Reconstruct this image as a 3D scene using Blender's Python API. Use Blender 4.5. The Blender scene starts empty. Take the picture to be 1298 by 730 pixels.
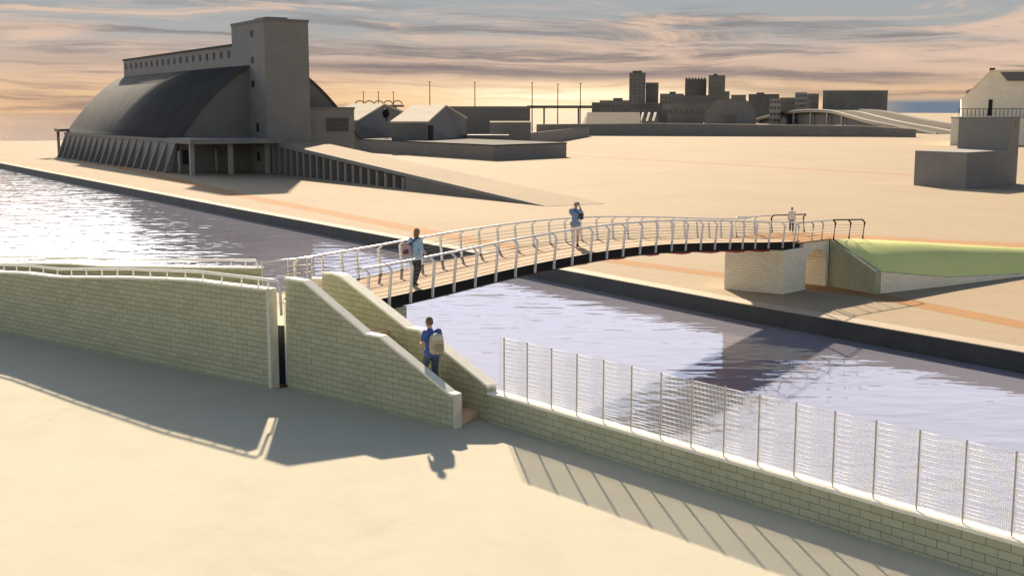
import bpy, bmesh, math, random
from mathutils import Vector, Matrix
R = math.radians
random.seed(7)
S = bpy.context.scene
COL = S.collection

# ------------------------------------------------------------------ camera
CAM_H, FOC, HOR = 9.0, 1500.0, 143.0
PITCH = math.atan((365.0 - HOR) / FOC)
cd = bpy.data.cameras.new('camera'); cam = bpy.data.objects.new('camera', cd); COL.objects.link(cam)
cam.location = (0, 0, CAM_H); cam.rotation_euler = (math.pi / 2 - PITCH, 0, 0)
cd.sensor_width = 36.0; cd.lens = 36.0 * FOC / 1298.0
cd.clip_start = 0.1; cd.clip_end = 60000
S.camera = cam

# ------------------------------------------------------------------ exposure
S.view_settings.view_transform = 'Standard'; S.view_settings.look = 'None'
S.view_settings.gamma = 1.0; S.view_settings.use_curve_mapping = False
EXPO = 1.3
S.view_settings.exposure = EXPO

# ------------------------------------------------------------------ sun + sky
SUN_AZ, SUN_EL = R(-6.5), R(24.0)
sd = Vector((math.sin(SUN_AZ) * math.cos(SUN_EL), math.cos(SUN_AZ) * math.cos(SUN_EL), math.sin(SUN_EL)))
ld = bpy.data.lights.new('sun', 'SUN'); ld.energy = 4.6; ld.angle = R(0.9); ld.color = (1.0, 0.83, 0.62)
sun = bpy.data.objects.new('sun', ld); COL.objects.link(sun)
sun.rotation_euler = sd.to_track_quat('Z', 'Y').to_euler()

W = bpy.data.worlds.new('World'); S.world = W; W.use_nodes = True
NT = W.node_tree; NT.nodes.clear()
class G:
    """little helper to write node trees"""
    def __init__(s, nt): s.nt = nt
    def n(s, t, **k):
        q = s.nt.nodes.new(t)
        for a, b in k.items(): setattr(q, a, b)
        return q
    def l(s, a, b): s.nt.links.new(a, b)
    def put(s, sock, v):
        if v is None: return
        if hasattr(v, 'is_linked') or isinstance(v, bpy.types.NodeSocket): s.l(v, sock)
        else: sock.default_value = v
    def m(s, op, a, b=None, c=None, clamp=False):
        q = s.n('ShaderNodeMath', operation=op); q.use_clamp = clamp
        for i, v in enumerate((a, b, c)):
            if v is not None: s.put(q.inputs[i], v)
        return q.outputs[0]
    def mix(s, f, a, b, mode='MIX'):
        q = s.n('ShaderNodeMix', data_type='RGBA', blend_type=mode)
        s.put(q.inputs[0], f)
        s.put(q.inputs[6], a if not isinstance(a, tuple) else (*a, 1)); s.put(q.inputs[7], b if not isinstance(b, tuple) else (*b, 1))
        return q.outputs[2]
    def ramp(s, f, stops, interp='LINEAR'):
        q = s.n('ShaderNodeValToRGB'); cr = q.color_ramp; cr.interpolation = interp
        while len(cr.elements) < len(stops): cr.elements.new(0.5)
        for e, (p, c) in zip(cr.elements, stops):
            e.position = p; e.color = (*c, 1) if len(c) == 3 else c
        s.put(q.inputs[0], f); return q.outputs[0]
    def noise(s, vec, scale, detail=4, rough=.55, dist=0, dim='3D'):
        q = s.n('ShaderNodeTexNoise', noise_dimensions=dim)
        s.put(q.inputs['Vector'], vec)
        q.inputs['Scale'].default_value = scale; q.inputs['Detail'].default_value = detail
        q.inputs['Roughness'].default_value = rough; q.inputs['Distortion'].default_value = dist
        return q.outputs[0]
    def smooth(s, v, a, b, lo=0, hi=1):
        q = s.n('ShaderNodeMapRange', interpolation_type='SMOOTHSTEP')
        s.put(q.inputs[0], v); q.inputs[1].default_value = a; q.inputs[2].default_value = b
        q.inputs[3].default_value = lo; q.inputs[4].default_value = hi
        return q.outputs[0]
    def xyz(s, x, y, z):
        q = s.n('ShaderNodeCombineXYZ'); s.put(q.inputs[0], x); s.put(q.inputs[1], y); s.put(q.inputs[2], z); return q.outputs[0]

g = G(NT)
tc = g.n('ShaderNodeTexCoord'); sp = g.n('ShaderNodeSeparateXYZ'); g.l(tc.outputs['Generated'], sp.inputs[0])
dx, dy, dz = sp.outputs
az = g.m('ARCTAN2', dx, dy)                      # 0 straight ahead (+Y), positive to the right
# sunset bands close to the horizon, a pale luminous veil above, dim blue overhead, an added bright band low behind the camera
warp = g.noise(g.xyz(g.m('MULTIPLY', az, 2.2), g.m('MULTIPLY', dz, 9), 0.3), 1.6, 5, .6)
tilt = g.m('MULTIPLY', az, 0.022)
el2 = g.m('ADD', g.m('ADD', dz, g.m('MULTIPLY', g.m('SUBTRACT', warp, .5), .022)), tilt)
clear = g.ramp(g.m('MULTIPLY', dz, 5.0), [
    (0.00, (0.80, 0.50, 0.29)), (0.07, (0.84, 0.55, 0.32)), (0.15, (0.74, 0.52, 0.37)),
    (0.25, (0.62, 0.49, 0.41)), (0.33, (0.42, 0.42, 0.415)), (0.50, (0.38, 0.41, 0.43)), (0.72, (0.40, 0.42, 0.50)), (1.0, (0.40, 0.42, 0.52))])
# streaked cloud bars, stretched along the horizon
st1 = g.noise(g.xyz(g.m('MULTIPLY', az, 3.0), g.m('MULTIPLY', el2, 62), 1.7), 1.0, 7, .60, .55)
st2 = g.noise(g.xyz(g.m('MULTIPLY', az, 6.5), g.m('MULTIPLY', el2, 150), 5.1), 1.0, 6, .62, .7)
bars = g.smooth(g.m('ADD', g.m('MULTIPLY', st1, .72), g.m('MULTIPLY', st2, .28)), .47, .62)
barc = g.ramp(g.m('MULTIPLY', dz, 5.0), [
    (0.00, (0.30, 0.215, 0.19)), (0.12, (0.33, 0.235, 0.205)), (0.22, (0.24, 0.21, 0.21)), (0.34, (0.27, 0.25, 0.25)), (0.5, (0.30, 0.29, 0.30)), (0.72, (0.36, 0.37, 0.44)), (1, (0.36, 0.38, 0.47))])
sky = g.mix(g.m('MULTIPLY', bars, .97), clear, barc)
# lit cloud edges, peach
lit = g.noise(g.xyz(g.m('MULTIPLY', az, 5.0), g.m('MULTIPLY', el2, 46), 9.4), 1.0, 9, .66, 1.1)
litf = g.m('MULTIPLY', g.smooth(lit, .45, .66), g.smooth(dz, .012, .045))
sky = g.mix(g.m('MULTIPLY', litf, .90), sky, (0.80, 0.57, 0.43))
# blue-grey bank low on the right
# glow where the light breaks through, just above the horizon
def gauss(a0, wa, z0, wz):
    u = g.m('DIVIDE', g.m('SUBTRACT', az, a0), wa); v = g.m('DIVIDE', g.m('SUBTRACT', el2, z0), wz)
    return g.m('POWER', 2.718, g.m('MULTIPLY', g.m('ADD', g.m('MULTIPLY', u, u), g.m('MULTIPLY', v, v)), -1.0))
gl1 = g.m('MULTIPLY', gauss(.065, .13, .011, .012), g.smooth(st2, .62, .40, .45, 1.0))
gl2 = gauss(.05, .30, .008, .018)
sky = g.mix(g.m('MULTIPLY', gl2, .62), sky, (1.05, 0.68, 0.36))
sky = g.mix(g.m('MULTIPLY', g.m('MULTIPLY', gauss(.02, .34, .0335, .0058), g.smooth(st2, .30, .55, .45, 1.0)), .80), sky, (0.245, 0.205, 0.215))
sky = g.mix(g.m('MULTIPLY', gl1, 1.1, clamp=True), sky, (1.35, 1.12, 0.76))
bank = g.m('MULTIPLY', g.smooth(az, .24, .33), g.smooth(g.m('ADD', dz, g.m('MULTIPLY', warp, .012)), .021, .013))
sky = g.mix(bank, sky, (0.17, 0.225, 0.29))
# fall-off: bright veil ahead between 6 and 30 degrees, dim overhead, added fill low behind the camera
veil = g.m('MULTIPLY', g.smooth(dz, .092, .125), g.smooth(dz, .62, .30))
ahead = g.smooth(g.m('ABSOLUTE', g.m('ADD', az, .12)), 1.35, .45)
leftb = g.m('MULTIPLY', g.smooth(az, -.16, -.34), g.smooth(dz, .092, .11))
veilc = g.mix(leftb, (1.06, 1.11, 1.40), (7.5, 7.4, 7.2))
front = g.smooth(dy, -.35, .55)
side = g.mix(front, (1.12, 1.13, 1.06), sky)  # bright band behind the camera, added to fill walls that face it
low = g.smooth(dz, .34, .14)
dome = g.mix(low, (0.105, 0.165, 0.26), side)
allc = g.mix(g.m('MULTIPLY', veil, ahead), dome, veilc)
INV = 1.0 / 2 ** EXPO
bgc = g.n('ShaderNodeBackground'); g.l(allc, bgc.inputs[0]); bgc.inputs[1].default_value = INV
ns = g.n('ShaderNodeTexSky'); ns.sky_type = 'NISHITA'; ns.sun_disc = False
ns.sun_elevation = SUN_EL; ns.sun_rotation = SUN_AZ; ns.air_density = 1.0; ns.dust_density = 0.6; ns.ozone_density = 2.0
bgn = g.n('ShaderNodeBackground'); g.l(ns.outputs[0], bgn.inputs[0]); bgn.inputs[1].default_value = 0.05
# clouds cover the clear sky near the horizon
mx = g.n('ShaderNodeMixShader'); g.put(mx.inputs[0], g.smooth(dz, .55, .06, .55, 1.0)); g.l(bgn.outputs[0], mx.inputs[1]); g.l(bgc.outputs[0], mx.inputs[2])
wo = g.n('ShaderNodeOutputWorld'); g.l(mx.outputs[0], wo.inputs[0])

# ------------------------------------------------------------------ survey helpers
cp_, sp_ = math.cos(PITCH), math.sin(PITCH)
def ray(px, py):
    x = (px - 649.0) / FOC; y = -(py - 365.0) / FOC
    return Vector((x, cp_ + y * sp_, -sp_ + y * cp_))
def at(px, py, z=0.0):
    d = ray(px, py); return Vector((0, 0, CAM_H)) + d * ((z - CAM_H) / d.z)
def onw(px, py, A, B):
    d = ray(px, py); nx, ny = -(B[1] - A[1]), B[0] - A[0]
    return Vector((0, 0, CAM_H)) + d * ((A[0] * nx + A[1] * ny) / (d.x * nx + d.y * ny))
def atY(px, py, Y):
    d = ray(px, py); return Vector((0, 0, CAM_H)) + d * (Y / d.y)

# ------------------------------------------------------------------ materials
def mat(name, build):
    m = bpy.data.materials.new(name); m.use_nodes = True
    nt = m.node_tree; b = nt.nodes['Principled BSDF']; build(G(nt), b); return m
def pos(g): return g.n('ShaderNodeNewGeometry').outputs['Position']
def obj_c(g): return g.n('ShaderNodeTexCoord').outputs['Object']
def bump(g, b, h, strength, dist):
    q = g.n('ShaderNodeBump'); q.inputs['Strength'].default_value = strength; q.inputs['Distance'].default_value = dist
    g.l(h, q.inputs['Height']); g.l(q.outputs[0], b.inputs['Normal'])
def plain(name, c, rough=.6, metal=0, var=.12, scale=3.0, bmp=0.0, spec=None):
    def f(g, b):
        p = pos(g); n = g.noise(p, scale, 5, .6)
        a = tuple(v * (1 - var) for v in c); d = tuple(min(1, v * (1 + var)) for v in c)
        g.put(b.inputs['Base Color'], g.ramp(n, [(.3, a), (.7, d)]))
        b.inputs['Roughness'].default_value = rough; b.inputs['Metallic'].default_value = metal
        if spec is not None: b.inputs['Specular IOR Level'].default_value = spec
        if bmp: bump(g, b, g.noise(p, scale * 9, 3), bmp, .02)
    return mat(name, f)
def sand(name, c, fine):
    def f(g, b):
        p = pos(g)
        n1 = g.noise(p, .06, 5, .6); n2 = g.noise(p, .9, 6, .65); n3 = g.noise(p, 22 * fine, 3, .6)
        k = g.m('ADD', g.m('ADD', g.m('MULTIPLY', n1, .45), g.m('MULTIPLY', n2, .35)), g.m('MULTIPLY', n3, .2))
        g.put(b.inputs['Base Color'], g.mix(g.m('MULTIPLY', g.smooth(g.noise(p, .35, 7, .7, .8), .56, .70), .55), g.ramp(k, [(.30, tuple(v * .84 for v in c)), (.5, c), (.70, tuple(min(1, v * 1.09) for v in c))]), tuple(v * .86 for v in c)))
        b.inputs['Roughness'].default_value = .95; b.inputs['Specular IOR Level'].default_value = .1
        bump(g, b, g.m('ADD', g.noise(p, 3.5 * fine, 6, .65), g.m('MULTIPLY', n3, .35)), .16, .03)
    return mat(name, f)
def blocks(name, c1, c2, mortar, bw=.40, bh=.14, rgh=.9):
    def f(g, b):
        uv = g.n('ShaderNodeTexCoord').outputs['UV']
        q = g.n('ShaderNodeTexBrick'); q.offset = .5; g.l(uv, q.inputs['Vector'])
        q.inputs['Color1'].default_value = (*c1, 1); q.inputs['Color2'].default_value = (*c2, 1); q.inputs['Mortar'].default_value = (*mortar, 1)
        q.inputs['Scale'].default_value = 1; q.inputs['Mortar Size'].default_value = .0065; q.inputs['Mortar Smooth'].default_value = .15
        q.inputs['Brick Width'].default_value = bw; q.inputs['Row Height'].default_value = bh; q.inputs['Bias'].default_value = -.1
        p = pos(g); n = g.noise(p, 5, 6, .65); n2 = g.noise(p, .55, 4, .6)
        w = g.m('ADD', g.m('MULTIPLY', n, .5), g.m('MULTIPLY', n2, .5))
        tint = g.ramp(w, [(.30, (.86, .86, .83)), (.52, (1, 1, 1)), (.74, (1.08, 1.07, 1.03))])
        g.put(b.inputs['Base Color'], g.mix(1.0, q.outputs['Color'], tint, 'MULTIPLY'))
        b.inputs['Roughness'].default_value = rgh; b.inputs['Specular IOR Level'].default_value = .2
        h = g.m('SUBTRACT', g.m('MULTIPLY', n, .25), q.outputs['Fac'])
        bump(g, b, h, .6, .012)
    return mat(name, f)
M = {}
M['sand_near'] = sand('near_sand', (.50, .465, .36), 1.0)
M['sand_far'] = sand('far_sand', (.365, .285, .19), .35)
M['strip'] = sand('orange_gravel', (.37, .20, .085), .6)
M['pathgravel'] = sand('path_gravel', (.55, .46, .33), 1.2)
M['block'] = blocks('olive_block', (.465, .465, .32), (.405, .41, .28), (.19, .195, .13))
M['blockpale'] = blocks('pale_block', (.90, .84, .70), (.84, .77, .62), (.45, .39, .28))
M['coping'] = plain('coping_stone', (.86, .82, .69), .85, var=.08, scale=4, bmp=.2)
M['plinth'] = plain('pale_plinth', (.62, .59, .50), .85, var=.1, scale=4, bmp=.2)
M['quay'] = plain('quay_steel', (.042, .046, .052), .75, var=.3, scale=.5, bmp=.2)
M['black'] = plain('black_steel', (.012, .011, .011), .7, var=.2, spec=.15)
M['steel'] = plain('galvanised_steel', (.72, .72, .72), .42, .25, .08, 8)
M['white'] = plain('white_paint', (.80, .78, .74), .45, 0, .05, 6)
M['wire'] = plain('fence_wire', (.90, .90, .92), .4, 0, .04, 6)
M['post'] = plain('fence_post_steel', (.42, .38, .33), .6, 0, .1, 6)
M['cable'] = plain('cable_steel', (.30, .25, .20), .5, .4, .1, 6)
M['red'] = plain('red_steel', (.30, .035, .055), .5, 0, .15, 3)
M['conc'] = plain('grey_concrete', (.155, .149, .139), .9, 0, .10, .35, .15)
M['conc2'] = plain('mid_concrete', (.195, .187, .174), .9, 0, .09, .4, .15)
M['deckconc'] = plain('ramp_concrete', (.43, .33, .22), .9, 0, .10, .5, .1)
M['roof'] = plain('dark_roof', (.072, .071, .069), .95, 0, .15, .25, 0, .08)
M['rooflight'] = plain('pale_roof', (.60, .52, .40), .95, 0, .1, .3, 0, .1)
M['rooftan'] = plain('tan_roof', (.19, .165, .135), .95, 0, .1, .3, 0, .1)
M['glass'] = plain('dark_glass', (.012, .014, .022), .35, 0, .2, 1)
M['dark'] = plain('dark_opening', (.015, .014, .014), .8, 0, .2, 1)
M['lightmetal'] = plain('pale_metal', (.30, .29, .275), .7, 0, .1, 2)
M['cream'] = plain('cream_render', (.90, .78, .60), .9, 0, .07, .6)
M['city'] = plain('city_concrete', (.175, .164, .15), .9, 0, .15, .05)
M['city2'] = plain('city_dark', (.125, .12, .113), .9, 0, .2, .05)
M['city3'] = plain('city_brown', (.20, .178, .155), .9, 0, .2, .05)
M['citywin'] = plain('city_window', (.085, .083, .085), .3, 0, .2, .05)
M['asphalt'] = plain('asphalt', (.15, .13, .105), .95, 0, .1, .2, 0, .02)
M['line'] = plain('road_paint', (.48, .45, .38), .9, 0, .05, .5, 0, .02)
def wood(g, b):
    uv = g.n('ShaderNodeTexCoord').outputs['UV']
    q = g.n('ShaderNodeTexBrick'); q.offset = 0; g.l(uv, q.inputs['Vector'])
    q.inputs['Color1'].default_value = (.49, .35, .22, 1); q.inputs['Color2'].default_value = (.42, .295, .185, 1); q.inputs['Mortar'].default_value = (.13, .08, .05, 1)
    q.inputs['Scale'].default_value = 1; q.inputs['Mortar Size'].default_value = .006; q.inputs['Brick Width'].default_value = .15; q.inputs['Row Height'].default_value = 20
    n = g.noise(pos(g), 6, 5, .6)
    g.put(b.inputs['Base Color'], g.mix(1.0, q.outputs['Color'], g.ramp(n, [(.3, (.82, .82, .82)), (.7, (1.12, 1.1, 1.08))]), 'MULTIPLY'))
    b.inputs['Roughness'].default_value = .9; b.inputs['Specular IOR Level'].default_value = .12
M['wood'] = mat('deck_planks', wood)
M['step'] = plain('step_wood', (.72, .50, .32), .85, 0, .15, 7)
def grass(g, b):
    p = pos(g); n = g.noise(p, .35, 5, .6); n2 = g.noise(p, 14, 4, .7)
    k = g.m('ADD', g.m('MULTIPLY', n, .6), g.m('MULTIPLY', n2, .4))
    g.put(b.inputs['Base Color'], g.ramp(k, [(.3, (.70, .74, .26)), (.5, (.79, .80, .31)), (.7, (.86, .83, .35))]))
    b.inputs['Roughness'].default_value = .95; b.inputs['Specular IOR Level'].default_value = .1
    bump(g, b, n2, .5, .04)
M['grass'] = mat('grass', grass)
def water(g, b):
    p = pos(g)
    mp = g.n('ShaderNodeMapping'); g.l(p, mp.inputs[0]); mp.inputs['Rotation'].default_value = (0, 0, R(25)); mp.inputs['Scale'].default_value = (.55, 1.25, 1)
    n1 = g.noise(mp.outputs[0], .42, 1, .4, .6); n2 = g.noise(mp.outputs[0], 1.35, 1, .4, .5)
    h = g.m('ADD', g.m('MULTIPLY', n1, .70), g.m('MULTIPLY', n2, .30))
    n3 = g.noise(p, .05, 3)
    g.put(b.inputs['Base Color'], g.ramp(n3, [(.3, (.25, .245, .295)), (.7, (.295, .285, .34))]))
    b.inputs['Roughness'].default_value = .03; b.inputs['IOR'].default_value = 1.7
    b.inputs['Specular IOR Level'].default_value = .75
    bump(g, b, h, .75, .105)
M['water'] = mat('canal_water', water)

# ------------------------------------------------------------------ mesh helpers
class MB:
    def __init__(s): s.v = []; s.f = []; s.uv = []; s.sm = []
    def face(s, pts, uv=None, smooth=False):
        i = len(s.v); s.v += [tuple(p) for p in pts]; s.f.append(tuple(range(i, i + len(pts))))
        s.uv.append(uv or [(p[0] + p[1], p[2]) for p in pts]); s.sm.append(smooth)
    def box(s, a, b):
        x0, y0, z0 = a; x1, y1, z1 = b
        P = [(x0, y0, z0), (x1, y0, z0), (x1, y1, z0), (x0, y1, z0), (x0, y0, z1), (x1, y0, z1), (x1, y1, z1), (x0, y1, z1)]
        for q in ((0, 3, 2, 1), (4, 5, 6, 7), (0, 1, 5, 4), (1, 2, 6, 5), (2, 3, 7, 6), (3, 0, 4, 7)): s.face([P[k] for k in q])
        return s
    def hexa(s, lo, hi):
        """solid between two polygons with the same number of points (lo counter-clockwise)"""
        n = len(lo); u = 0
        s.face(list(reversed(lo))); s.face(hi)
        for k in range(n):
            a, b, c, d = lo[k], lo[(k + 1) % n], hi[(k + 1) % n], hi[k]
            L = math.hypot(b[0] - a[0], b[1] - a[1]) or abs(b[2] - a[2])
            s.face([a, b, c, d], [(u, a[2]), (u + L, b[2]), (u + L, c[2]), (u, d[2])]); u += L
        return s
    def prism(s, poly, z0, z1):
        z1f = z1 if callable(z1) else (lambda p: z1); z0f = z0 if callable(z0) else (lambda p: z0)
        return s.hexa([(p[0], p[1], z0f(p)) for p in poly], [(p[0], p[1], z1f(p)) for p in poly])
    def tube(s, pts, r, n=8, caps=True, rr=None):
        pts = [Vector(p) for p in pts]; rings = []; up = Vector((0, 0, 1))
        for i, p in enumerate(pts):
            d = (pts[min(i + 1, len(pts) - 1)] - pts[max(i - 1, 0)]).normalized()
            a = d.cross(up)
            if a.length < 1e-3: a = d.cross(Vector((0, 1, 0)))
            a.normalize(); b = a.cross(d); q = rr[i] if rr else r
            rings.append([p + a * (q * math.cos(2 * math.pi * k / n)) + b * (q * math.sin(2 * math.pi * k / n)) for k in range(n)])
        for i in range(len(rings) - 1):
            for k in range(n):
                s.face([rings[i][k], rings[i + 1][k], rings[i + 1][(k + 1) % n], rings[i][(k + 1) % n]], smooth=n > 5)
        if caps: s.face(rings[0]); s.face(list(reversed(rings[-1])))
        return s
    def build(s, name, m, parent=None, label=None):
        me = bpy.data.meshes.new(name); me.from_pydata(s.v, [], s.f)
        ul = me.uv_layers.new(name='UVMap'); k = 0
        for fu in s.uv:
            for q in fu: ul.data[k].uv = q; k += 1
        me.polygons.foreach_set('use_smooth', s.sm)
        if any(s.sm):
            bm = bmesh.new(); bm.from_mesh(me); bmesh.ops.remove_doubles(bm, verts=bm.verts, dist=1e-4); bm.to_mesh(me); bm.free()
        me.materials.append(m if not isinstance(m, str) else M[m]); me.update()
        o = bpy.data.objects.new(name, me); COL.objects.link(o)
        if parent: o.parent = parent
        if label: o['label'] = label
        return o
def tag(o, label, cat, group=None):
    o['label'] = label; o['category'] = cat
    if group: o['group'] = group
    return o
def thing(name, label, cat, loc=(0, 0, 0), rz=0, group=None):
    o = bpy.data.objects.new(name, None); COL.objects.link(o); o.location = loc; o.rotation_euler = (0, 0, rz)
    o.empty_display_size = .3
    return tag(o, label, cat, group)
def struct(name, mb, m):
    o = mb.build(name, m); o['kind'] = 'structure'; return o
def copy_part(o, parent, loc):
    c = o.copy(); COL.objects.link(c); c.parent = parent; c.location = loc; return c
def loc2(t, p):
    """world point -> local point of an unrotated thing"""
    return Vector(p) - t.location

def wall_mesh(st, th, zb, cap=0.0, over=0.0, z0=None):
    """st: stations (x, y, top). Body (thickness th to the LEFT of the walking direction)."""
    mb = MB(); n = len(st); u = [0]
    for a, b in zip(st, st[1:]): u.append(u[-1] + math.hypot(b[0] - a[0], b[1] - a[1]))
    off = []
    for i in range(n):
        a, b = st[max(i - 1, 0)], st[min(i + 1, n - 1)]
        L = math.hypot(b[0] - a[0], b[1] - a[1]); off.append((-(b[1] - a[1]) / L, (b[0] - a[0]) / L))
    F = [(p[0] - o[0] * over, p[1] - o[1] * over) for p, o in zip(st, off)]
    B = [(p[0] + o[0] * (th + over), p[1] + o[1] * (th + over)) for p, o in zip(st, off)]
    zt = [p[2] for p in st]; lo = [zb if z0 is None else z0[i] for i in range(n)]
    for i in range(n - 1):
        j = i + 1
        mb.face([(*F[i], lo[i]), (*F[j], lo[j]), (*F[j], zt[j]), (*F[i], zt[i])], [(u[i], lo[i]), (u[j], lo[j]), (u[j], zt[j]), (u[i], zt[i])])
        mb.face([(*B[j], lo[j]), (*B[i], lo[i]), (*B[i], zt[i]), (*B[j], zt[j])], [(u[j], lo[j]), (u[i], lo[i]), (u[i], zt[i]), (u[j], zt[j])])
        mb.face([(*F[i], zt[i]), (*F[j], zt[j]), (*B[j], zt[j]), (*B[i], zt[i])])
        mb.face([(*B[i], lo[i]), (*B[j], lo[j]), (*F[j], lo[j]), (*F[i], lo[i])])
    for i in (0, n - 1):
        q = [(*B[i], lo[i]), (*F[i], lo[i]), (*F[i], zt[i]), (*B[i], zt[i])]
        if i: q.reverse()
        mb.face(q, [(u[i] + (0 if k in (1, 2) else th), p[2]) for k, p in enumerate(q)])
    return mb
def walled(name, label, st, th, zb, m='block', cov=.06, over=.02, cat='wall', endcap=False):
    o = Vector((st[0][0], st[0][1], zb)); t = thing(name, label, cat, o)
    L = [(p[0] - o.x, p[1] - o.y, p[2] - o.z - cov) for p in st]
    wall_mesh(L, th, 0).build('block_face', m, t)
    wall_mesh([(p[0], p[1], p[2] + cov) for p in L], th, 0, over=over, z0=[p[2] for p in L]).build('coping', 'coping', t)
    return t

# ================================================================== SETTING
def sheet(name, poly, z, m):
    mb = MB(); zf = z if callable(z) else (lambda p: z); mb.face([(p[0], p[1], zf(p)) for p in poly]); return struct(name, mb, m)
sheet('water', [(-25000, -2000), (25000, -2000), (25000, 45000), (-25000, 45000)], -.8, 'water')
QL = [(-260, 472), (-92.26, 214.23), (-26.03, 111.75), (-5.67, 81.28), (2.36, 68.70), (10.94, 55.68), (19.42, 44.05), (78, -36)]
far_poly = [(-260, 420), *[(a, b) for a, b in QL[1:]], (600, -36), (9000, 2000), (9000, 40000), (-1500, 40000), (-260, 3000), (-150, 900), (-128, 420), (-150, 385), (-190, 378)]
sheet('ground', far_poly, 0, 'sand_far')
FL = [(-90, 94), (-16.58, 37.70), (-6.07, 29.62), (-5.77, 29.80), (-1.31, 25.79), (-.79, 26.69), (7.25, 17.24), (52, -35.4)]
sheet('foreground_ground', [(-90, -70), (52, -70), *[(a + .05, b + .08) for a, b in reversed(FL)]], 2.0, 'sand_near')

# strip of gravel that runs along the far quay, and two thin paths across the open ground
def ribbon(name, pts, w, z, m):
    mb = MB(); n = len(pts); Lp = []; Rp = []
    for i in range(n):
        a, b = pts[max(i - 1, 0)], pts[min(i + 1, n - 1)]; L = math.hypot(b[0] - a[0], b[1] - a[1]); nx, ny = -(b[1] - a[1]) / L, (b[0] - a[0]) / L
        ww = w[i] if isinstance(w, (list, tuple)) else w
        Lp.append((pts[i][0] + nx * ww / 2, pts[i][1] + ny * ww / 2, z)); Rp.append((pts[i][0] - nx * ww / 2, pts[i][1] - ny * ww / 2, z))
    for i in range(n - 1): mb.face([Rp[i], Rp[i + 1], Lp[i + 1], Lp[i]])
    return struct(name, mb, m)
ribbon('towpath', [(-82, 226), (-55.4, 180), (-30.5, 131.3), (-2.9, 84.0), (8.0, 70.0), (12.13, 65.3), (15.55, 61.3), (17.92, 58.4), (21.95, 49.9), (40, 18)],
       [2.0, 2.2, 2.2, 1.9, 1.7, 1.6, 1.45, 1.5, 1.5, 1.5], .004, 'strip')
ribbon('field_path', [(2, 275), (11.96, 254.1), (58.3, 173.3)], 1.7, .004, 'strip')

# ================================================================== FAR QUAY WALL
q = thing('quay_wall', 'dark vertical quay wall edging the far side of the canal', 'quay wall', (QL[4][0], QL[4][1], -1.5))
mb = wall_mesh([(a - QL[4][0], b - QL[4][1], 1.49) for a, b in [(-260, 475)] + QL[1:]], .5, 0)
mb.build('sheet_face', 'quay', q)
mb = wall_mesh([(a - QL[4][0], b - QL[4][1], 1.53) for a, b in [(-260, 475)] + QL[1:]], .95, 0, over=.03, z0=[1.49] * len(QL))
mb.build('coping', plain('quay_coping', (.40, .325, .23), .9, 0, .08, 1.2, .2), q)

# ================================================================== NEAR WALLS
fb = lambda px, py: onw(px, py, (-16.58, 37.70), (-6.07, 29.62))
tops = [(-40, 343), (0, 344.5), (30, 345.5), (71, 350.5), (153, 351), (214, 353), (249, 355), (278, 359), (337, 366)]
st = [tuple(fb(*p)) for p in tops]; st[0] = (st[0][0], st[0][1], st[1][2] - .05)
st = [(-60, 71.1, 3.5), (-30, 48.0, 3.7)] + st
fw = walled('flood_wall', 'long stone block flood wall at left with a low white handrail on top', st, .24, 1.9)
mb = MB()
dxy = Vector((10.51, -8.08, 0)).normalized(); nrm = Vector((-dxy.y, dxy.x, 0))
e = Vector((st[-1][0], st[-1][1], 0)) + dxy * .003 - fw.location; e.z = 0
P = [e - nrm * .01, e + dxy * .12 - nrm * .01, e + dxy * .12 + nrm * .25, e + nrm * .25]
mb.prism([(p.x, p.y) for p in P], 0, st[-1][2] - 1.9 + .002).build('end_pier', 'plinth', fw)
# low handrail on its coping
hr = thing('handrail', 'white low handrail standing on the coping of the long flood wall', 'handrail', (fw.location.x, fw.location.y, 1.9))
hr.location = Vector((st[-1][0], st[-1][1], st[-1][2]))
def fpt(px, up=0.0, back=.14):
    pp = sorted(tops)
    x = max(px, -40)
    for a, b in zip(tops, tops[1:]):
        if a[0] <= x <= b[0]:
            k = (x - a[0]) / (b[0] - a[0]); w = fb(x, a[1] + k * (b[1] - a[1])); break
    return w + nrm * back + Vector((0, 0, up)) - hr.location
rp = [fpt(p, .215) for p in (-40, 0, 18, 41, 71, 153, 249, 276, 303, 334)]
rp.append(rp[-1] + dxy * .34 + Vector((0, 0, -.01))); rp.append(rp[-1] + dxy * .12 + Vector((0, 0, -.12))); rp.append(rp[-1] + dxy * .03 + Vector((0, 0, -.75)))
MB().tube(rp, .036, 8).build('top_rail', 'white', hr)
for zx in (-40, 0, 45, 92, 140, 190, 240, 293, 348, 403, 460, 520, 580, 645, 708, 775, 845, 905, 940):
    px = zx / 2.807
    if zx < 0: px = zx
    b = fpt(px, -.005); MB().tube([b, b + Vector((0, 0, .21))], .022, 6).build('post', 'white', hr)
# steel flood gate in the gap
gt = thing('flood_gate', 'dark steel flood gate panel in the slot between flood wall and stair wall', 'flood gate', (-5.87, 29.78, 2.0))
MB().box((-.20, .42, 0), (.60, .48, 1.55)).build('gate_leaf', plain('gate_steel', (.035, .04, .05), .7, 0, .2, 4, 0, .2), gt)
MB().box((-.02, .36, 0), (.03, .41, 2.2)).build('gate_guide', 'steel', gt)

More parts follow.
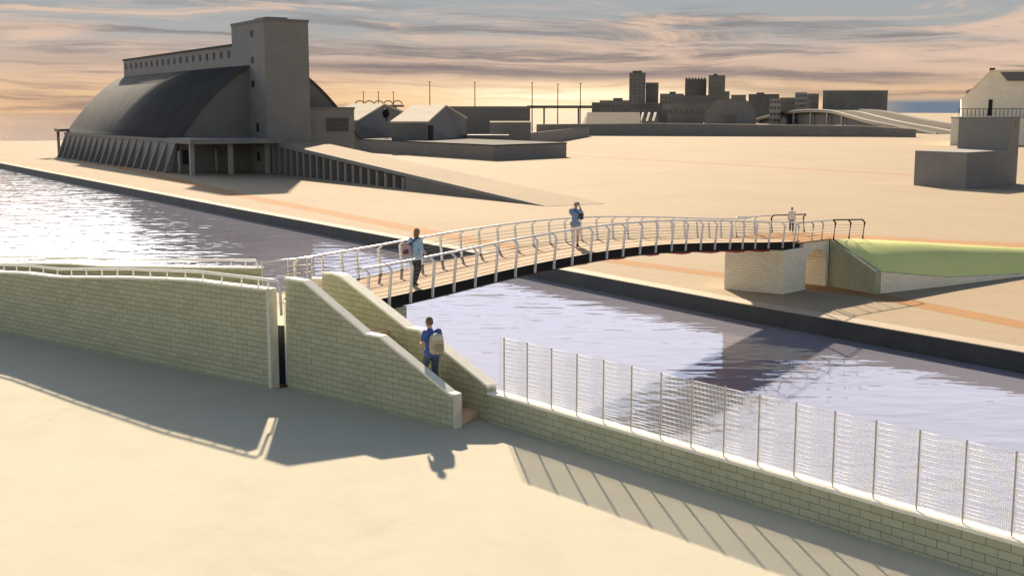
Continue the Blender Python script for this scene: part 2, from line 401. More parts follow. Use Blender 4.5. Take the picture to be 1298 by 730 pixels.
ow = lambda px, py: tuple(onw(px, py, (-5.77, 29.80), (-1.31, 25.79)))
outer = [ow(361, 351.5), ow(385, 355.6), ow(463.5, 422.3), ow(482, 426), ow(569, 497.3)]
outer.append((-1.31, 25.79, outer[-1][2] - .015))
so = walled('stair_wall', 'stone block wall with stepped sloping coping on the near side of the stairs', outer, .20, 1.9)
d2 = Vector((4.46, -4.01, 0)).normalized(); n2 = Vector((-d2.y, d2.x, 0)); e = Vector((-1.305, 25.785, 0)) - so.location; e.z = 0
P = [e - n2 * .01, e + d2 * .05 - n2 * .01, e + d2 * .05 + n2 * .21, e + n2 * .21]
MB().prism([(p.x, p.y) for p in P], 0, outer[-1][2] - 1.9 - .004).build('end_pier', 'plinth', so)

iw = lambda px, py: tuple(onw(px, py, (-.79, 26.69), (7.25, 17.24)))
inner = [iw(408, 346), iw(421, 345.6), iw(432, 349.5), iw(515.5, 415), iw(531, 417.6), iw(618, 487.8)]
inner = [(-5.16, 31.83, 4.72)] + inner[1:]
si = walled('stair_wall', 'stone block wall with sloping coping between the stairs and the canal', inner, .26, -1.2)
fl0 = iw(618.2, 488.5)
fence_st = [(fl0[0], fl0[1], 2.69), (7.14, 17.37, 2.68), (30, -9.5, 2.68)]
fwall = walled('fence_wall', 'low stone block wall carrying the wire mesh fence, foreground right', fence_st, .30, 1.5)
fwall.location.z = 1.5
# small pillar on the landing; its pale block colour stands in for sunlight
t = thing('landing_pier', 'small stone pier beside the end of the inner stair wall, sunlit tone put into its colour', 'pier', (-5.27, 31.98, 3.5))
MB().box((-.16, -.03, 0), (.16, .22, .98)).build('pier_body', 'blockpale', t)
MB().box((-.19, -.06, .98), (.19, .25, 1.04)).build('coping', 'coping', t)

# stairs
stt = thing('staircase', 'flight of brown timber steps between the two sloping stair walls', 'stairs', (-1.05, 26.4, 2.0))
O0 = Vector((-1.31, 25.79, 0)) + n2 * .202; Od = Vector((-.743, .669, 0)); I0 = Vector((-.793, 26.69, 0)); Id = Vector((-.648, .7615, 0))
ss = [.03, .55, .98, 1.41, 1.84] + [2.28, 2.78, 3.18, 3.58, 3.98, 4.45]
for k in range(len(ss) - 1):
    hgt = .172 * (min(k, 10) + 1)
    a, b = ss[k], ss[k + 1]
    if k == 5: hgt = .172 * 6
    P = [O0 + Od * a, I0 + Id * a, I0 + Id * b, O0 + Od * b]
    P = [(p.x - stt.location.x, p.y - stt.location.y) for p in P]
    MB().prism(P, 0, min(hgt, 1.56)).build('step', 'step', stt)

# landing and path behind the flood wall
def pz(p): 
    s_ = max(0.0, (-7.0 - p[0])) ; return 3.55 - min(1.2, .075 * s_)
path_poly = [(-6.0, 30.0), (-5.35, 29.45), (-4.45, 30.85), (-5.0, 31.9), (-4.45, 32.2), (-3.96, 34.76), (-3.35, 35.55), (-6.05, 37.55), (-6.6, 36.75), (-7.7, 35.7),
             (-20.5, 45.58), (-60, 76), (-60, 71.3), (-16.4, 37.85)]
mb = MB()
land = [(-6.55, 30.75), (-5.45, 30.3), (-5.3, 29.5), (-4.45, 30.85), (-5.0, 31.9), (-4.35, 32.4), (-3.99, 34.8), (-6.62, 36.72), (-7.75, 35.75)]
mb.prism(land, -1.5, 3.5)
P = [(-6.55, 30.75), (-7.75, 35.75), (-20.5, 45.6), (-60, 76), (-60, 71.3), (-16.4, 37.85)]
mb.prism(P, -1.5, lambda p: 3.5 - min(1.4, .075 * max(0, -7.75 - p[0])) if p[0] < -8 else 3.5)
struct('path', mb, 'pathgravel')
# canal bank behind the fence wall
mb = MB()
a, b = Vector((-2.0, 28.6, 0)), Vector((1.1, 24.95, 0)); nn = Vector((.76, .65, 0))
A1, B1 = a + nn * .2, b + nn * .2; A2, B2 = a + nn * 2.1, b + nn * .9
mb.face([(A1.x, A1.y, 2.5), (B1.x, B1.y, 2.1), (B2.x, B2.y, -1), (A2.x, A2.y, -1)])
struct('bank', mb, plain('bank_stone', (.16, .16, .13), .95, 0, .3, 2, .6))

# canal-side parapet with its railing
pA, pB = (-7.7, 35.7), (-20.5, 45.58)
pp = lambda px, py: tuple(onw(px, py, pA, pB))
ptops = [(325, 339), (125, 336.7), (89, 334), (0, 333)]
par = [pp(*q) for q in ptops]; par = [(p[0], p[1], p[2]) for p in par]
par = [(-60, 76.1, par[-1][2] - .3)] + par[::-1]
pw = walled('parapet_wall', 'low stone block parapet at far left along the canal edge of the path', par, .28, -1.2, cov=.05)
pr = thing('handrail', 'white handrail on the canal-side parapet behind the flood wall', 'handrail', par[-1])
def prp(px, up):
    for (a, b) in zip(ptops, ptops[1:]):
        if b[0] <= px <= a[0]:
            k = (px - a[0]) / (b[0] - a[0]); w = Vector(pp(px, a[1] + k * (b[1] - a[1]))); break
    return w + Vector((.1, .13, up)) - pr.location
ptp = [prp(x, .205) for x in (0, 98, 125, 220, 318)]
ptp = [ptp[0] + (ptp[0] - ptp[1])] + ptp + [ptp[-1] + Vector((.10, -.08, -.12)), ptp[-1] + Vector((.13, -.1, -.62))]
MB().tube(ptp, .032, 8).build('top_rail', 'white', pr)
for x in (5, 26, 46, 66, 86, 106, 127, 146, 166, 186, 207, 228, 249, 270, 288, 306):
    b = prp(x, -.01); MB().tube([b, b + Vector((0, 0, .2))], .018, 6).build('post', 'white', pr)

# railing across the landing from the parapet to the bridge
bd_ = (Vector((14.74, 60.25, 0)) - Vector((-3.96, 34.76, 0))).normalized(); bn_ = Vector((-bd_.y, bd_.x, 0)); BA = Vector((-3.96, 34.76, 0))
lr = thing('railing', 'thin pale railing on the landing between the parapet and the footbridge', 'railing', (-7.62, 35.75, 3.5))
pts = [Vector((-7.62, 35.78, 3.5)), Vector((-6.95, 36.42, 3.5)), Vector((-6.30, 36.98, 3.5)), BA + bn_ * 3.25 + bd_ * .25 + Vector((0, 0, 3.5))]
MB().tube([p + Vector((0, 0, 1.0)) - lr.location for p in pts], .024, 8).build('top_rail', 'steel', lr)
MB().tube([p + Vector((0, 0, .78)) - lr.location for p in pts], .010, 6).build('cable', 'cable', lr)
MB().tube([p + Vector((0, 0, .54)) - lr.location for p in pts], .010, 6).build('cable', 'cable', lr)
for p in pts: MB().tube([p - lr.location, p + Vector((0, 0, 1.0)) - lr.location], .02, 6).build('post', 'white', lr)

# ================================================================== WIRE FENCE
fx = Vector((8.04, -9.45, 0)).normalized(); fn = Vector((-fx.y, fx.x, 0))
p0 = Vector((-.29, 26.10, 2.69)) + fn * .15
fe = thing('wire_fence', 'white wire mesh fence on grey posts along the top of the low block wall', 'fence', p0)
SP = .794; NP = 18
postm = None
pm = MB().box((-.011, -.011, -.005), (.011, .011, 1.32)); post0 = pm.build('post', 'post', fe); post0.rotation_euler.z = math.atan2(fx.y, fx.x)
for i in range(1, NP): copy_part(post0, fe, fx * (SP * i))
mb = MB()
for k in range(1, 24): mb.tube([(k * SP / 24, 0, .03), (k * SP / 24, 0, 1.29)], .0052, 4)
for zz in [.05, .11, .17, .23, .29, .38, .47, .56, .65, .74, .83, .92, 1.01, 1.10, 1.19, 1.28]: mb.tube([(.02, .009, zz), (SP - .02, .009, zz)], .0062, 6)
pan0 = mb.build('mesh_panel', 'wire', fe); pan0.rotation_euler.z = math.atan2(fx.y, fx.x)
for i in range(1, NP - 1): copy_part(pan0, fe, fx * (SP * i))
# free-standing end of the fence on the wall top
mb = MB()
for k in range(0, 4): mb.tube([(-.03 - k * .05, 0, .0), (-.03 - k * .05, 0, 1.32 - .004 * k)], .005, 4)
o = mb.build('end_bars', 'wire', fe); o.rotation_euler.z = math.atan2(fx.y, fx.x)

# ================================================================== FOOTBRIDGE
BA, BB = Vector((-3.96, 34.76, 0)), Vector((14.74, 60.25, 0))
BL = (BB - BA).length; bd = (BB - BA).normalized(); bn = Vector((-bd.y, bd.x, 0)); BWID = 3.3
ZP = [(-.06, 3.50), (0, 3.5), (.114, 3.59), (.181, 3.67), (.253, 3.73), (.386, 3.755), (.5, 3.66), (.575, 3.535), (.743, 3.13), (.88, 2.76), (1.0, 2.50), (1.1, 2.46)]
def bz(t):
    n = len(ZP)
    for i in range(n - 1):
        if ZP[i][0] <= t <= ZP[i + 1][0]:
            (x1, y1), (x2, y2) = ZP[i], ZP[i + 1]
            m1 = (ZP[i + 1][1] - ZP[max(i - 1, 0)][1]) / (ZP[i + 1][0] - ZP[max(i - 1, 0)][0]); j = min(i + 2, n - 1)
            m2 = (ZP[j][1] - ZP[i][1]) / (ZP[j][0] - ZP[i][0]); h = x2 - x1; k = (t - x1) / h
            return (2*k**3-3*k**2+1)*y1 + (k**3-2*k**2+k)*h*m1 + (-2*k**3+3*k**2)*y2 + (k**3-k**2)*h*m2
    return ZP[-1][1]
br = thing('footbridge', 'arched footbridge with timber deck, black edge beam and leaning steel railings', 'footbridge', BA + Vector((0, 0, 3.5)))
def bp(t, off=0.0, up=0.0):
    p = BA + bd * (BL * t) + bn * off; return Vector((p.x, p.y, bz(t) + up)) - br.location
NS = 60; T = [-.03 + 1.03 * i / NS for i in range(NS + 1)]
def sweep(sec, m, name, parent=br, ts=T):
    mb = MB(); rings = [[bp(t, o, u) for o, u in sec] for t in ts]; n = len(sec); per = [0]
    for k in range(n): per.append(per[-1] + math.hypot(sec[(k + 1) % n][0] - sec[k][0], sec[(k + 1) % n][1] - sec[k][1]))
    for i in range(len(ts) - 1):
        for k in range(n):
            j = (k + 1) % n; ua, ub = ts[i] * BL, ts[i + 1] * BL
            mb.face([rings[i][k], rings[i][j], rings[i + 1][j], rings[i + 1][k]], [(ua, per[k]), (ua, per[k + 1]), (ub, per[k + 1]), (ub, per[k])])
    mb.face(rings[0]); mb.face(list(reversed(rings[-1])))
    return mb.build(name, m, parent)
sweep([(.05, 0), (.05, -.10), (BWID - .05, -.10), (BWID - .05, 0)][::-1], 'wood', 'deck')
sweep([(0, .02), (0, -.30), (.07, -.36), (.16, -.36), (.16, -.102), (.045, -.102), (.045, .02)][::-1], 'black', 'edge_beam')
sweep([(BWID, .02), (BWID, -.30), (BWID - .07, -.36), (BWID - .16, -.36), (BWID - .16, -.102), (BWID - .045, -.102), (BWID - .045, .02)], 'black', 'edge_beam')
T2 = [.0 + .955 * i / 40 for i in range(41)]
mb = MB(); mb.tube([bp(t, BWID / 2, -.40) for t in T2], .15, 10); mb.build('spine_beam', 'red', br)
for i in range(11):
    t = .03 + i * .088; mb = MB()
    mb.tube([bp(t, BWID / 2, -.42), bp(t, .80, -.44), bp(t, .40, -.40)], .09, 8, rr=[.12, .10, .06])
    mb.tube([bp(t, BWID / 2, -.42), bp(t, BWID - .80, -.44), bp(t, BWID - .40, -.40)], .09, 8, rr=[.12, .10, .06])
    mb.build('outrigger', 'red', br)
NEAR = [465, 493, 520, 548, 575, 602, 628, 653, 678, 702, 725, 748, 769, 789.5, 811, 831, 851, 869, 888, 906, 925, 941, 957, 974, 992, 1006]
def tpx(px, off):
    lo, hi = -.2, 1.2
    for _ in range(40):
        m_ = (lo + hi) / 2; p = BA + bd * (BL * m_) + bn * off
        if 649 + FOC * p.x / (p.y * cp_ + (CAM_H - bz(m_)) * sp_) < px: lo = m_
        else: hi = m_
    return lo
near_t = [tpx(p, -.03) for p in NEAR]
t_r0, t_r1 = near_t[0] - .012, near_t[-1] + .012
RH, LEAN, KIN = .98, .10, .17
def post(t, side):
    s = -1 if side == 'n' else 1; base = -.03 if side == 'n' else BWID + .03
    mb = MB()
    a, b, c, d = bp(t, base, -.28), bp(t, base + s * .02, .02), bp(t, base + s * LEAN, RH - .13), bp(t, base + s * (LEAN - KIN), RH)
    w = bd * .028
    dep = bn * .04
    for p, q_ in ((a, b), (b, c), (c, d)):
        e1 = (q_ - p).normalized() * .004
        mb.hexa([p - w - dep - e1, p + w - dep - e1, p + w + dep - e1, p - w + dep - e1], [q_ - w - dep + e1, q_ + w - dep + e1, q_ + w + dep + e1, q_ - w + dep + e1])
    return mb
def railing(side, ts, name):
    s = -1 if side == 'n' else 1; base = -.03 if side == 'n' else BWID + .03
    t0, t1 = ts[0] - .012, ts[-1] + .012; tt = [t0 + (t1 - t0) * i / 70 for i in range(71)]
    rl = MB().tube([bp(t, base + s * (LEAN - KIN), RH + .02) for t in tt], .034, 8).build('handrail', 'steel', br)
    for t in ts: post(t, side).build('post', 'steel', rl)
    for k in range(6):
        u = .10 + k * .125; f_ = u / RH
        MB().tube([bp(t, base + s * LEAN * f_ - s * .03, u) for t in tt], .0075, 5).build('cable', 'cable', rl)
    return rl
railing('n', near_t, 'handrail')
far_t = [tpx(p, BWID + .03) for p in (436, 455, 483, 510, 536, 561, 586, 609.5, 633, 655, 677, 698, 718, 738, 758, 778, 797, 815, 834, 853, 869, 885, 900, 915, 929, 944, 958)]
far_t = [-.004, .034] + [t for t in far_t if t > .05]
railing('f', far_t, 'handrail')

# near abutment
na = thing('bridge_abutment', 'dark stone block abutment under the near end of the footbridge', 'abutment', (-3.9, 34.7, -1.3))
P = [BA + bn * 3.2 + bd * .02, BA + bn * .1 + bd * .02, BA + bn * .1 + bd * 1.35, BA + bn * 3.2 + bd * 1.35]
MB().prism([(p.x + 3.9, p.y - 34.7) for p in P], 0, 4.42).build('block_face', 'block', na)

# ================================================================== FAR ABUTMENT, ARCH AND EMBANKMENT
fa = thing('bridge_abutment', 'pale stone block abutment with an arched passage under the far end of the footbridge', 'abutment', (13.57, 58.65, 0))
L_ = lambda x, y, z=0: Vector((x - 13.57, y - 58.65, z))
def poly(ps): return [(x - 13.57, y - 58.65) for x, y in ps]
MB().prism(poly([(13.57, 58.65), (14.88, 59.98), (12.55, 62.4), (10.95, 60.40)]), 0, 2.12).build('pier', 'blockpale', fa)
MB().prism(poly([(13.50, 58.55), (14.93, 60.02), (12.52, 62.42), (10.85, 60.36)]), 2.12, 2.20).build('coping', 'coping', fa)
# arched passage: front wall with arch opening, swept back
a0, a1 = Vector((14.86, 60.02, 0)), Vector((16.62, 61.66, 0)); ad = (a1 - a0).normalized(); AL = (a1 - a0).length; an = Vector((-ad.y, ad.x, 0))
def arch_pts(x0, x1, sp):
    c = (x0 + x1) / 2; r = (x1 - x0) / 2
    return [(x0, 0)] + [(c - r * math.cos(math.pi * k / 16), sp + r * .82 * math.sin(math.pi * k / 16)) for k in range(17)] + [(x1, 0)]
ap = arch_pts(.30, AL - .22, 1.25); TOP = 2.44; DEP = 3.9
def w3(u, z, d): p = a0 + ad * u + an * d; return L_(p.x, p.y, z)
mb = MB()
for d, rev in ((0, False), (DEP, True)):
    for (u1, z1), (u2, z2) in zip(ap, ap[1:]):
        if abs(u1 - u2) < 1e-6: continue
        q_ = [(u1, z1), (u2, z2), (u2, TOP), (u1, TOP)]
        pts = [w3(u, z, d) for u, z in q_]; mb.face(pts[::-1] if rev else pts, [(u, z) for u, z in (q_[::-1] if rev else q_)])
    for u1, u2 in ((0, ap[0][0]), (ap[-1][0], AL)):
        q_ = [(u1, 0), (u2, 0), (u2, TOP), (u1, TOP)]; pts = [w3(u, z, d) for u, z in q_]
        mb.face(pts[::-1] if rev else pts, [(u, z) for u, z in (q_[::-1] if rev else q_)])
for (u1, z1), (u2, z2) in zip(ap, ap[1:]):
    mb.face([w3(u2, z2, 0), w3(u1, z1, 0), w3(u1, z1, DEP), w3(u2, z2, DEP)], [(0, u2 + z2), (0, u1 + z1), (DEP, u1 + z1), (DEP, u2 + z2)])
mb.face([w3(0, TOP, 0), w3(AL, TOP, 0), w3(AL, TOP, DEP), w3(0, TOP, DEP)])
mb.face([w3(0, 0, DEP), w3(0, 0, 0), w3(0, TOP, 0), w3(0, TOP, DEP)], [(DEP, 0), (0, 0), (0, TOP), (DEP, TOP)])
mb.face([w3(AL, 0, 0), w3(AL, 0, DEP), w3(AL, TOP, DEP), w3(AL, TOP, 0)], [(0, 0), (DEP, 0), (DEP, TOP), (0, TOP)])
mb.build('arch', 'blockpale', fa)
# deck slab on top of it
P = [(12.2, 62.3), (13.4, 59.05), (14.95, 59.95), (16.70, 61.60), (14.6, 64.6)]
MB().prism(poly([(14.50, 59.62), (16.72, 61.62), (14.1, 64.9), (11.9, 62.6)]), 2.442, 2.50).build('landing_slab', 'strip', fa)

# wing wall and low retaining wall
ww = thing('wing_wall', 'shaded stone block wing wall stepping down beside the arch into a low retaining wall', 'wall', (16.64, 61.66, 0))
v = lambda x, y, z: (x - 16.64, y - 61.66, z)
mb = MB(); th = Vector((.35, .30, 0))
f = [v(16.66, 61.66, 0), v(18.20, 58.65, 0), v(18.20, 58.65, 1.12), v(16.66, 61.66, 2.44)]
bk = [(p[0] + .33, p[1] + .20, p[2]) for p in f]
U = [(0, 0), (3.4, 0), (3.4, 1.12), (0, 2.44)]
mb.face(f, U); mb.face(bk[::-1], U[::-1])
for k in range(4): mb.face([f[(k + 1) % 4], f[k], bk[k], bk[(k + 1) % 4]])
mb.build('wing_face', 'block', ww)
rs = [(18.52, 58.85, 1.10), (23.10, 61.66, .42), (28.5, 65.3, .12), (36, 70.5, .05)]
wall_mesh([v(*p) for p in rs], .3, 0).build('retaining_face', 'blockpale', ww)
# grass embankment
mb = MB()
top = [(16.9, 61.6, 2.44), (18.2, 62.6, 2.38), (22, 64.6, 2.0), (29.3, 68.4, 1.25), (40, 74.5, .3), (44, 77, .02)]
bot = [(18.35, 58.95, 1.10), (18.9, 59.2, 1.06), (23.1, 61.9, .42), (28.5, 65.55, .12), (36, 70.7, .05), (44, 76.8, .012)]
NSUB = 10
tt = lambda L, k: None
def seg(L, s):
    n = len(L) - 1; i = min(int(s * n), n - 1); f_ = s * n - i
    return Vector(L[i]).lerp(Vector(L[i + 1]), f_)
N = 40; grid = []
for i in range(N + 1):
    a, b = seg(top, i / N), seg(bot, i / N); row = []
    for j in range(NSUB + 1):
        p = a.lerp(b, j / NSUB); 
        if 0 < j < NSUB: p.z += min(1, i / 5) * (a.z - b.z) * (j / NSUB - (j / NSUB) ** 1.7) + random.uniform(-.012, .012)
        row.append(p)
    grid.append(row)
for i in range(N):
    for j in range(NSUB): mb.face([grid[i][j + 1], grid[i + 1][j + 1], grid[i + 1][j], grid[i][j]], smooth=True)
struct('grass_bank', mb, 'grass')
# ramp path on top and the slope behind it
mb = MB(); back = [(14.5, 64.7, 2.44), (16.2, 66.2, 2.38), (20.3, 68.2, 2.0), (27.6, 72.0, 1.25), (38.5, 78, .3), (42.5, 80.5, .02)]
for i in range(len(top) - 1): mb.face([top[i], top[i + 1], back[i + 1], back[i]])
b2 = [(p[0] - 1.2 * min(1, p[2]) - .1, p[1] + 2.6 * p[2] + .2, -.02) for p in back]
for i in range(len(top) - 1): mb.face([back[i], back[i + 1], b2[i + 1], b2[i]])
struct('ramp_path', mb, 'strip')
# low hedge line at the foot of the bank
def blk_rail(name, label, pts, posts, zf, kink):
    """black leaning guard rail; pts ground points, posts indices"""
    t = thing(name, label, 'railing', pts[0]); o = Vector(pts[0])
    k = Vector(kink); up = Vector((0, 0, 1))
    rail = [Vector(p) - o + up * 1.02 - k * .06 for p in pts]
    return t, o, rail, k
def guard(label, pts, posts, mt, kink, endr=True, silver=0):
    t = thing('guard_rail', label, 'railing', pts[0]); o = Vector(pts[0]); k = Vector(kink); up = Vector((0, 0, 1))
    rl = [Vector(p) - o + up * 1.0 - k * .07 for p in pts]
    MB().tube(rl, .034, 8).build('top_rail', mt, t)
    for p in posts:
        b = Vector(p) - o
        MB().tube([b - up * .02, b + up * .86 + k * .10, b + up * 1.0 - k * .07], .045, 6).build('post', mt, t)
    for j in range(5):
        h = .14 + j * .15; MB().tube([Vector(p) - o + up * h + k * .10 * h for p in pts], .0075, 5).build('cable', 'cable', t)
    return t
e0 = Vector((14.45, 59.85, 2.45)); e1 = Vector((16.75, 61.70, 2.45))
guard('silver guard rail above the arch between the bridge and the black rail', [e0, e1], [e0.lerp(e1, .02), e0.lerp(e1, .42), e0.lerp(e1, .70)], 'steel', (.6, -.75, 0))
g0 = Vector((16.85, 61.75, 2.45)); g1 = Vector((18.75, 63.0, 2.36))
guard('black guard rail with three posts at the top of the grass bank', [g0, g1], [g0, g0.lerp(g1, .52), g1], 'black', (.6, -.75, 0))
h0 = Vector((14.35, 65.0, 2.42)); h1 = Vector((16.4, 66.15, 2.38))
guard('black guard rail with two posts behind the small figure at the bridge end', [h0, h1], [h0, h1], 'black', (-.6, .6, 0))
k0 = Vector((11.95, 62.75, 2.5))
guard('pale guard rail curving from the bridge towards the far black rail', [k0, k0.lerp(h0, .5) , h0 - Vector((.1, .1, 0))], [k0, k0.lerp(h0, .5)], 'steel', (-.7, .5, 0))

# ================================================================== SILO BUILDING
SO = Vector((-52.4, 179.24, 0)); SRZ = math.atan2(.538, .843)
si = thing('silo_warehouse', 'huge dark arched-roof silo warehouse with a tall square tower and slanted buttresses', 'warehouse', SO, SRZ)
def toL(p):
    x, y = p[0] - SO.x, p[1] - SO.y; c, s_ = math.cos(SRZ), math.sin(SRZ); return (x * c + y * s_, -x * s_ + y * c)
gv = (SO.x + .843, SO.y + .538)
def ong(px, py):  # point on the gable plane in local coordinates
    w = onw(px, py, SO, gv); return (toL(w)[0], w.z)
xl, zsp = ong(226, 176.4)
xr_, zr_ = ong(428, 136)
xt, zap = ong(315, 79.8)
LEN = 75.5
def depth_on_x(px, xloc):   # local y of the point with local x = xloc seen at column px
    A = SO + Vector((.843, .538, 0)) * xloc; d = ray(px, 150); u = Vector((-.538, .843, 0))
    # solve A + s u = k d
    det = u.x * (-d.y) - (-d.x) * u.y; s_ = (-A.x * (-d.y) - (-d.x) * (-A.y)) / det
    return s_
ty0, ty1 = depth_on_x(338, xt), depth_on_x(297, xt)
A = SO + Vector((.843, .538, 0)) * xt + Vector((-.538, .843, 0)) * ty0
d = ray(393.5, 150); v_ = Vector((.843, .538, 0)); det = v_.x * (-d.y) - (-d.x) * v_.y; TW = (-A.x * (-d.y) - (-d.x) * (-A.y)) / det
ztw = onw(338, 22.5, A, A + v_).z
xc = xt + TW / 2; HW = xc - xl
ZAP = zap + .6
print('SILO', xl, zsp, 'xr', xr_, zr_, 'xt', xt, zap, 'ty', ty0, ty1, 'TW', TW, ztw, 'xc', xc, HW)
def vz(u):  # roof height at distance u from the centre line
    return zsp + (ZAP - zsp) * (1 - (abs(u) / HW) ** 1.75)
NV = 36; prof = [(-HW + 2 * HW * i / NV) for i in range(NV + 1)]
mb = MB()
for i in range(NV):
    u1, u2 = prof[i], prof[i + 1]
    p = [(xc + u1, -.35, vz(u1)), (xc + u2, -.35, vz(u2)), (xc + u2, LEN, vz(u2)), (xc + u1, LEN, vz(u1))]; mb.face(p, smooth=True)
    p2 = [(x, y, z - .4) for x, y, z in p]; mb.face(p2[::-1], smooth=True)
    mb.face([p2[0], p2[1], p[1], p[0]]); mb.face([p[3], p[2], p2[2], p2[3]])
mb.build('roof', 'roof', si)
for yy, nm in ((0.0, 'gable_wall'), (LEN - .8, 'gable_wall')):
    mb = MB()
    for i in range(NV):
        u1, u2 = prof[i], prof[i + 1]
        f = [(xc + u1, yy, 0), (xc + u2, yy, 0), (xc + u2, yy, vz(u2) - .3), (xc + u1, yy, vz(u1) - .3)]
        mb.face(f); mb.face([(x, y + .4, z) for x, y, z in f][::-1])
    mb.build(nm, 'conc', si)
mb = MB()
for sgn in (-1, 1):
    xa = xc + sgn * (HW - .2); mb.box((min(xa, xa - sgn * .4), .4, 0), (max(xa, xa - sgn * .4), LEN - .8, zsp - .1))
mb.build('side_wall', 'conc', si)
MB().box((xl - .5, -.2, zsp - .5), (xl + .1, LEN, zsp - .05)).build('eaves_beam', 'conc2', si)
NBU = 18
for i in range(NBU):
    y = .2 + i * (LEN - 1.2) / (NBU - 1); mb = MB()
    lo = [(-.1, y - .3, 0), (1.0, y - .3, 0), (1.0, y + .3, 0), (-.1, y + .3, 0)]
    hi = [(xl - .45, y - .35, zsp - .5), (xl - .1, y - .35, zsp - .5), (xl - .1, y + .35, zsp - .5), (xl - .45, y + .35, zsp - .5)]
    mb.hexa(lo, hi).build('buttress', 'conc2', si)
# sloping infill between the buttresses
mb = MB(); mb.hexa([(.9, .3, 0), (xl - .2, .3, 0), (xl - .2, LEN - .9, 0), (.9, LEN - .9, 0)], [(xl - .35, .3, zsp - .5), (xl - .15, .3, zsp - .5), (xl - .15, LEN - .9, zsp - .5), (xl - .35, LEN - .9, zsp - .5)])
mb.build('raked_wall', 'conc2', si)
MB().box((xt, ty0, 0), (xt + TW, ty1, ztw - .5)).build('tower', 'conc2', si)
tw = si.children[-1]
MB().box((xt - .12, ty0 - .12, ztw - .5), (xt + TW + .12, ty1 + .12, ztw - .1)).box((xt + 1.5, ty0 + 3, ztw - .1), (xt + 5, ty0 + 8, ztw + .35)).build('tower_roof', 'conc', tw)
for (yy, zz) in ((ty0 + 5.3, ztw - 2.6), (ty0 + 5.3, ztw - 6.6), (ty0 + 5.3, ztw - 10.2)):
    MB().box((xt - .05, yy - .6, zz), (xt + .05, yy + .6, zz + 1.0)).build('window', 'dark', tw)
for zz in (4.0, 6.1, 1.6): 
    MB().box((xt - .05, ty0 + 3.3, zz), (xt + .05, ty0 + 4.4, zz + 1.3)).build('window', 'dark', tw)
# clerestory along the ridge
yc1 = depth_on_x(152.6, xt)
zc = onw(297, 55.6, SO + Vector((.843, .538, 0)) * xt + Vector((-.538, .843, 0)) * ty1, SO + Vector((.843, .538, 0)) * xt).z
print('clerestory', yc1, zc)
yc1 = min(yc1, LEN - 2)
MB().box((xt + .15, ty1, zsp + 6), (xt + TW - .15, yc1, zc - .3)).build('clerestory', 'conc2', si)
cl = si.children[-1]
MB().box((xt - .05, ty1 + .01, zc - .3), (xt + TW + .05, yc1 + .2, zc)).build('clerestory_roof', 'roof', cl)
for i in range(18):
    y = ty1 + 2 + i * (yc1 - ty1 - 4) / 17
    MB().box((xt + .09, y - .55, zc - 2.1), (xt + .2, y + .55, zc - 1.0)).build('window', 'dark', cl)
# portico
MB().box((xl - 2.0, -12.4, 4.55), (xt + .3, .0, 5.25)).build('canopy', 'conc2', si)
for px, py in ((244, 222.5), (293, 221), (339.5, 219.5)):
    a = toL(at(px, py, 0)); MB().box((a[0] - .3, a[1] - .3, 0), (a[0] + .3, a[1] + .3, 4.55)).build('column', 'lightmetal', si)
for px, py in ((228, 221), (275, 218), (320, 214)):
    a = toL(at(px, py, 0)); MB().tube([(a[0], a[1], 0), (a[0], a[1], 3.4)], .22, 8).build('pipe', 'lightmetal', si)
MB().box((xl + .5, -.12, 1.2), (xl + 1.4, .05, 3.4)).build('door', 'dark', si)
# posts of the far canopy at the water end
a = toL(at(71, 190, 0))
MB().tube([(1.1, LEN + 2.4, 0), (1.1, LEN + 2.4, 5.2)], .3, 6).build('column', 'conc', si)
MB().box((.6, LEN - 1, 5.2), (xl + .3, LEN + 3.6, 5.75)).build('canopy', 'conc', si)
# annex at the right of the tower
def facing_block(name, px0, px1, ytop, Y, dep, m, parent=None):
    a, b = atY(px0, ytop, Y), atY(px1, ytop, Y); return a, b
ax0 = xt + TW
A2 = SO + v_ * ax0 + Vector((-.538, .843, 0)) * (ty0 + 3)
d = ray(449, 150); AWD = (-A2.x * (-d.y) - (-d.x) * (-A2.y)) / det if False else None
det2 = v_.x * (-d.y) - (-d.x) * v_.y; AWD = (-A2.x * (-d.y) - (-d.x) * (-A2.y)) / det2
za = onw(420, 136, A2, A2 + v_).z
MB().box((ax0 + .01, ty0 + 3, 0), (ax0 + AWD, ty0 + 16, za - .4)).build('annex', 'conc2', si)
an_ = si.children[-1]
MB().box((ax0 + .02, ty0 + 2.85, za - .4), (ax0 + AWD + .1, ty0 + 16.1, za)).build('parapet', 'conc', an_)
w0 = onw(414, 167, A2, A2 + v_); w1 = onw(441, 149.8, A2, A2 + v_); wx0, wx1 = toL(w0)[0], toL(w1)[0]
wf = MB().box((wx0, ty0 + 2.93, w0.z), (wx1, ty0 + 3.05, w1.z)).build('window', 'glass', an_)
mb = MB()
for k in range(7): x = wx0 + (wx1 - wx0) * k / 6; mb.box((x - .022, ty0 + 2.87, w0.z), (x + .022, ty0 + 2.93, w1.z))
for k in range(4): z = w0.z + (w1.z - w0.z) * k / 3; mb.box((wx0, ty0 + 2.88, z - .022), (wx1, ty0 + 2.928, z + .022))
mb.build('frame', 'conc', wf)

